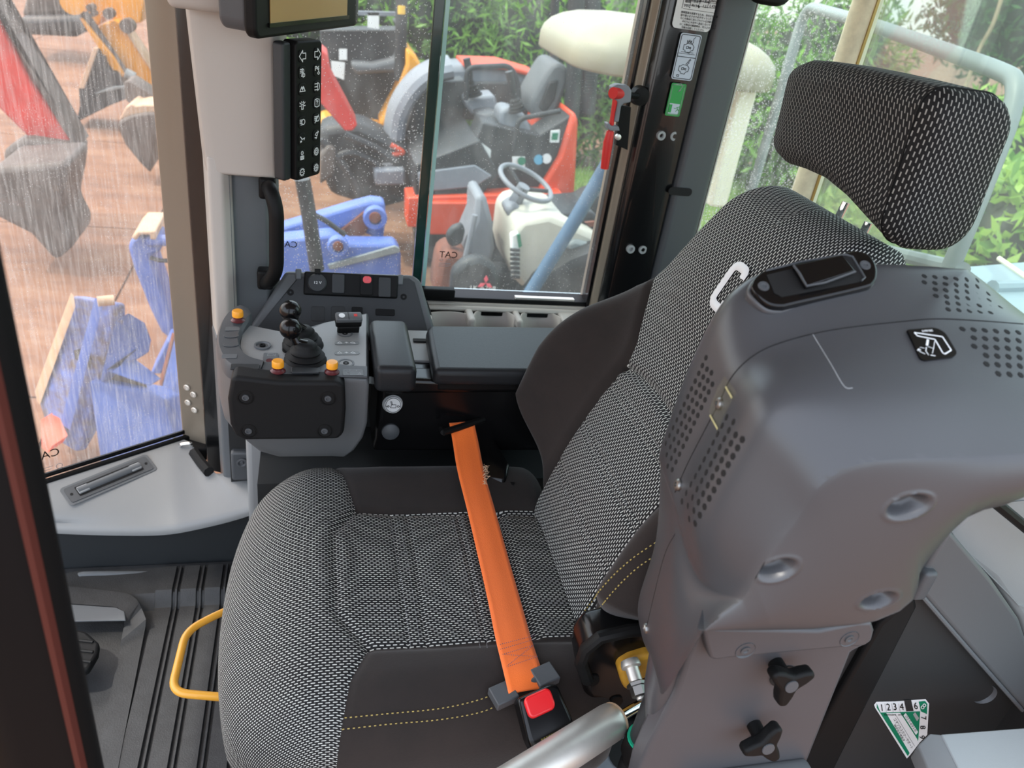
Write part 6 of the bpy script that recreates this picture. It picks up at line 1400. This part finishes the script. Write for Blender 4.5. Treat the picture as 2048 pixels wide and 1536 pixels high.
slab(TT, 'side_cover', 'rust', ((870, 575), (880, 515), (900, 500), (960, 520), (985, 540), (985, 600), (870, 600)), 3.85, .25, .04)
ptube(TT, 'front_stay', 'out_grey', ((950, 430), (935, 500), (910, 590)), 3.84, .016, 8)
mud = [(905, 545), (930, 522), (960, 515), (990, 530), (1003, 560), (1000, 610), (900, 610)]
slab(TT, 'mud_flap', 'out_black', mud, 3.6, .1, .03)
for k in range(3):
    a = math.radians(90+120*k); cc0 = PY(971, 566, 3.58)+A([math.cos(a), 0, math.sin(a)])*.022
    u_ = A([math.cos(a), 0, math.sin(a)]); v_ = A([-math.sin(a), 0, math.cos(a)])
    MB().prism([cc0+u_*.021, cc0+v_*.011, cc0-u_*.021, cc0-v_*.011], (0, -.004, 0)).build('emblem_diamond', 'pink', TT)
text_mesh('1K A268', .030, 'white_label', 'lettering', TT, PY(965, 576, 3.58), axg, sx=1.3)
slab(TT, 'fender_label', 'yellow_label', ((1138, 532), (1155, 530), (1162, 542), (1142, 546)), 3.72, .01, 0)
slab(TT, 'hood_stripe', 'sticker_teal', ((1034, 470), (1040, 468), (1044, 492), (1038, 496)), 3.71, .01, 0)
# ---- machines ahead, through the streaked front pane
def arm(nm, label, cat): return thing(nm, label, cat, PZ(200, 400, GZ))
RB = thing('red_digger_arm', 'red digger arm with worn bucket at the left edge of the front pane', 'digger arm', PZ(120, 560, GZ))
slab(RB, 'stick', 'paint_red', ((-420, -420), (-260, -420), (20, 80), (60, 160), (100, 215), (150, 285), (140, 300), (90, 285), (60, 280), (-40, 180), (-420, -250)), 6.0, .22, .02)
slab(RB, 'stick_edge', 'worn_steel', ((-250, -420), (20, 72), (30, 80), (75, 150), (115, 215), (160, 290), (150, 296), (105, 225)), 5.97, .26, .01)
slab(RB, 'linkage', 'worn_steel', ((5, 300), (50, 275), (110, 285), (155, 290), (158, 315), (135, 330), (40, 335), (5, 340)), 5.9, .3, .04)
slab(RB, 'bucket', 'worn_steel', ((-20, 335), (135, 325), (130, 370), (118, 430), (145, 480), (140, 500), (110, 525), (60, 470), (-20, 430)), 5.15, .55, .04)
YB2 = thing('yellow_digger_arm', 'yellow digger boom with dark grapple bucket in the front pane', 'digger arm', PZ(290, 340, GZ))
c8 = lambda L: [(150+x/4.267, y/4.267) for x, y in L]
slab(YB2, 'boom_head', 'paint_yellow', c8(((20, -200), (620, -200), (560, 195), (480, 200), (380, 190), (330, 180), (250, 100), (200, 220), (110, 140), (40, 60))), 9.6, .35, .01)
slab(YB2, 'stick', 'paint_yellow', c8(((205, 220), (330, 180), (400, 220), (520, 400), (660, 620), (690, 700), (690, 860), (590, 800), (480, 680), (430, 600), (300, 400), (210, 260))), 9.3, .3, .01)
slab(YB2, 'stick_rim', 'edge_worn', c8(((392, 215), (405, 222), (690, 640), (690, 670), (520, 410))), 9.28, .34, .003)
slab(YB2, 'link_bar', 'paint_yellow', c8(((35, 155), (62, 160), (330, 490), (420, 640), (395, 680), (320, 600))), 9.1, .06, .01)
MB().cyl(PY(*c8(((70, 110),))[0], 9.2), PY(*c8(((410, 610),))[0], 9.2), .05, n=12).build('ram', 'worn_steel', YB2)
MB().cyl(PY(145, 5, 9.0), PY(145, 5, 9.5), .11, n=18).build('pin_boss', 'paint_yellow', YB2)
for x, y, r in ((125, 70, .035), (150, 122, .025), (440, 225, .07), (280, 120, .05)):
    q = PY(*c8(((x, y),))[0], 9.2); MB().cyl(q, q+A([0, .15, 0]), r, n=14).build('pin', 'worn_steel', YB2)
MB().cyl(PY(*c8(((430, 620),))[0], 9.0), PY(*c8(((510, 660),))[0], 9.0), .05, n=12).build('bright_pin', 'tube_grey', YB2)
slab(YB2, 'grapple', 'out_black', c8(((190, 420), (215, 480), (250, 490), (265, 600), (350, 620), (400, 690), (430, 740), (430, 850), (300, 900), (180, 960), (10, 1045), (40, 900), (30, 760))), 9.0, .5, .01)
slab(YB2, 'bright_edge', 'edge_worn', c8(((160, 408), (195, 412), (78, 755), (28, 755))), 8.96, .05, .005)
slab(YB2, 'grapple_tine', 'tube_grey', c8(((160, 805), (250, 765), (330, 740), (420, 735), (420, 750), (300, 775))), 8.96, .04, .004)
bk8 = c8(((375, 1035), (480, 985), (600, 965), (692, 965), (697, 1130), (658, 1360), (642, 1480), (560, 1400), (430, 1240), (362, 1090)))
slab(YB2, 'bucket', 'worn_steel', bk8, 7.2, .5, .02)
slab(YB2, 'bucket_lip', 'edge_worn', c8(((372, 1032), (430, 920), (480, 885), (520, 905), (580, 895), (692, 900), (692, 968), (600, 966), (480, 985))), 7.25, .4, .01)
slab(YB2, 'bucket_ear', 'worn_steel', c8(((420, 700), (470, 690), (690, 830), (690, 900), (560, 880), (470, 890), (430, 850))), 7.6, .3, .01)
DM = thing('dark_machine', 'dark tracked machine parked far behind the yellow boom', 'machine', PZ(120, 60, GZ))
slab(DM, 'track', 'out_black', ((30, 35), (170, 30), (180, 60), (150, 75), (40, 70)), 12.5, .8, .08); slab(DM, 'upper', 'worn_steel', ((60, -40), (150, -40), (160, 32), (40, 36)), 12.8, .8, .08)
# big blue bucket ahead of the cab, its arm, and a leaning blue boom
BB_ = thing('blue_bucket', 'scratched blue loader bucket on the red paving ahead of the cab', 'bucket', PZ(230, 860, GZ))
def bpt(x, y, z): return PZ(x, y, z)
back_p = [PZ(142, 592, -.05), PZ(232, 612, -.05), PZ(200, 905, -.9), PZ(70, 790, -.78)]
plate_a = [PZ(142, 590, -.12), PZ(195, 600, -.12), PZ(165, 705, -.42), PZ(105, 690, -.45)]
floorp = [PZ(142, 590, -.15), PZ(230, 605, -.15), PZ(228, 640, -.22), PZ(175, 860, -.78), PZ(150, 905, -.88), PZ(95, 870, -.85), PZ(72, 785, -.70)]
dwn = A([.10, .12, -.06])
MB().prism(floorp, dwn*.35).build('back_plate', 'scratched_blue', BB_, bevel=.015)
MB().prism([PZ(192, 610, -.14), PZ(206, 612, -.14), PZ(140, 860, -.76), PZ(125, 850, -.76)], (.0, -.0, .03)).build('stiffener', 'paint_blue', BB_)
MB().prism([PZ(142, 586, -.12), PZ(147, 590, -.12), PZ(76, 790, -.68), PZ(70, 782, -.68)], (0, 0, -.05)).build('cutting_edge', 'edge_worn', BB_)
MB().prism([PZ(228, 640, -.22), PZ(262, 660, -.30), PZ(277, 695, -.38), PZ(272, 722, -.44), PZ(240, 730, -.46), PZ(300, 775, -.55), PZ(215, 745, -.46), PZ(190, 790, -.60)], (.05, .04, .02)).build('side_plate', 'paint_blue', BB_, bevel=.01)
MB().prism([PZ(150, 718, -.42), PZ(170, 712, -.42), PZ(295, 785, -.60), PZ(280, 800, -.64)], (0, 0, .04)).build('rib', 'worn_steel', BB_)
MB().prism([PZ(176, 760, -.5), PZ(300, 782, -.58), PZ(330, 800, -.62), PZ(370, 850, -.8), PZ(370, 930, -.92), PZ(200, 930, -.92)], (.05, .08, -.02)).build('lower_shell', 'paint_blue', BB_, bevel=.012)
MB().prism([PZ(345, 670, -.5), PZ(372, 720, -.6), PZ(375, 880, -.85), PZ(300, 870, -.85)], (.03, .03, 0)).build('gusset', 'paint_blue', BB_)
MB().prism([PZ(345, 672, -.48), PZ(350, 675, -.48), PZ(300, 872, -.83), PZ(294, 868, -.83)], (0, 0, .02)).build('gusset_edge', 'rust', BB_)
p_ = [PZ(303, 820, -.76), PZ(342, 826, -.76), PZ(330, 868, -.83), PZ(295, 858, -.83)]; wl_ = MB().prism(p_, (-.01, -.02, .03)).build('warning_label', 'white_label', BB_)
cwl = np.mean(p_, axis=0)+A([-.01, -.02, .032]); e1 = nrm(p_[1]-p_[0]); e2 = nrm(p_[0]-p_[3]); e3 = np.cross(e1, e2); e3 = e3 if e3[2] > 0 else -e3
strokes([[(-.05, -.03), (.05, -.03), (0, .05), (-.05, -.03)], [(-.02, -.01), (.02, 0)], [(0, -.02), (0, .02)]], .006, cwl, A([e1, e2, e3]), .002).build('warning_triangle', 'out_black', wl_)
MB().cyl(PZ(195, 603, -.1), PZ(228, 600, -.1), .02, n=12).build('hinge_pin', 'edge_worn', BB_)
slabm = PZ(105, 900, GZ+.02)
MB().prism([PZ(82, 840, -.75), PZ(92, 865, -.78), PZ(104, 892, -.80), PZ(96, 905, -.82), PZ(84, 895, -.82)], (.05, .05, .02)).build('orange_corner', 'paint_orange', BB_)
BM = thing('blue_boom', 'upright blue boom arm with shackle head beside the corner pillar', 'boom', PZ(330, 660, GZ))
slab(BM, 'boom', 'paint_blue', ((255, 495), (262, 478), (285, 470), (318, 480), (322, 505), (302, 512), (345, 640), (352, 690), (322, 665), (300, 620), (268, 540)), 4.1, .22, .02)
slab(BM, 'head_bracket', 'edge_worn', ((262, 476), (275, 462), (312, 462), (312, 480), (300, 480), (300, 470), (280, 470), (272, 482)), 4.05, .3, .008)
ptube(BM, 'cross_tube', 'paint_blue', ((295, 482), (360, 480)), 4.1, .03); ptube(BM, 'chain', 'out_black', ((300, 515), (322, 522), (350, 520)), 4.08, .012, 8)
slab(BM, 'lower_link', 'paint_blue', ((335, 680), (352, 690), (300, 790), (285, 780)), 3.9, .15, .01)
# ---- grey guard rail and tail cover of this machine outside the rear pane
GR = thing('guard_rail', 'grey tubular guard rail behind the rear pane', 'rail', PX(2035, 200, 1.6))
MB().tube(fillet([PX(1612, 12, 1.98)-A([0, 0, 1.5]), PX(1612, 12, 1.98), PX(1752, 52, 1.85), PX(1990, 138, 1.66), PX(2036, 160, 1.62), PX(2022, 235, 1.6), PX(1985, 330, 1.57), PX(1925, 480, 1.53), PX(1925, 480, 1.53)-A([0, 0, .45])], .10, 8), .022, 14).build('rail', 'tube_grey', GR)
MB().tube([PX(1600, 420, 1.9), PX(1760, 500, 1.75), PX(1925, 540, 1.54)], .02, 10).build('lower_rail', 'tube_grey', GR)
TC = thing('tail_cover', 'pale blue-grey engine tail cover below the rear pane', 'engine cover', PX(2000, 560, 1.4))
zt2 = PX(1990, 545, 1.9)[2]
MB().prism([PZ(1880, 530, zt2), PZ(2120, 512, zt2), PZ(2300, 700, zt2), PZ(1940, 640, zt2)], (0, 0, -1.0)).build('cover_top', 'plastic_blue', TC, bevel=.03)
MB().tube([PZ(1985, 575, zt2+.005), PZ(2160, 570, zt2+.005)], .02, 10).build('cover_rib', 'plastic_blue', TC)
MB().tube([PZ(1998, 517, zt2+.005), PZ(2060, 560, zt2+.005)], .008, 8).build('bright_seam', 'cream_post', TC)
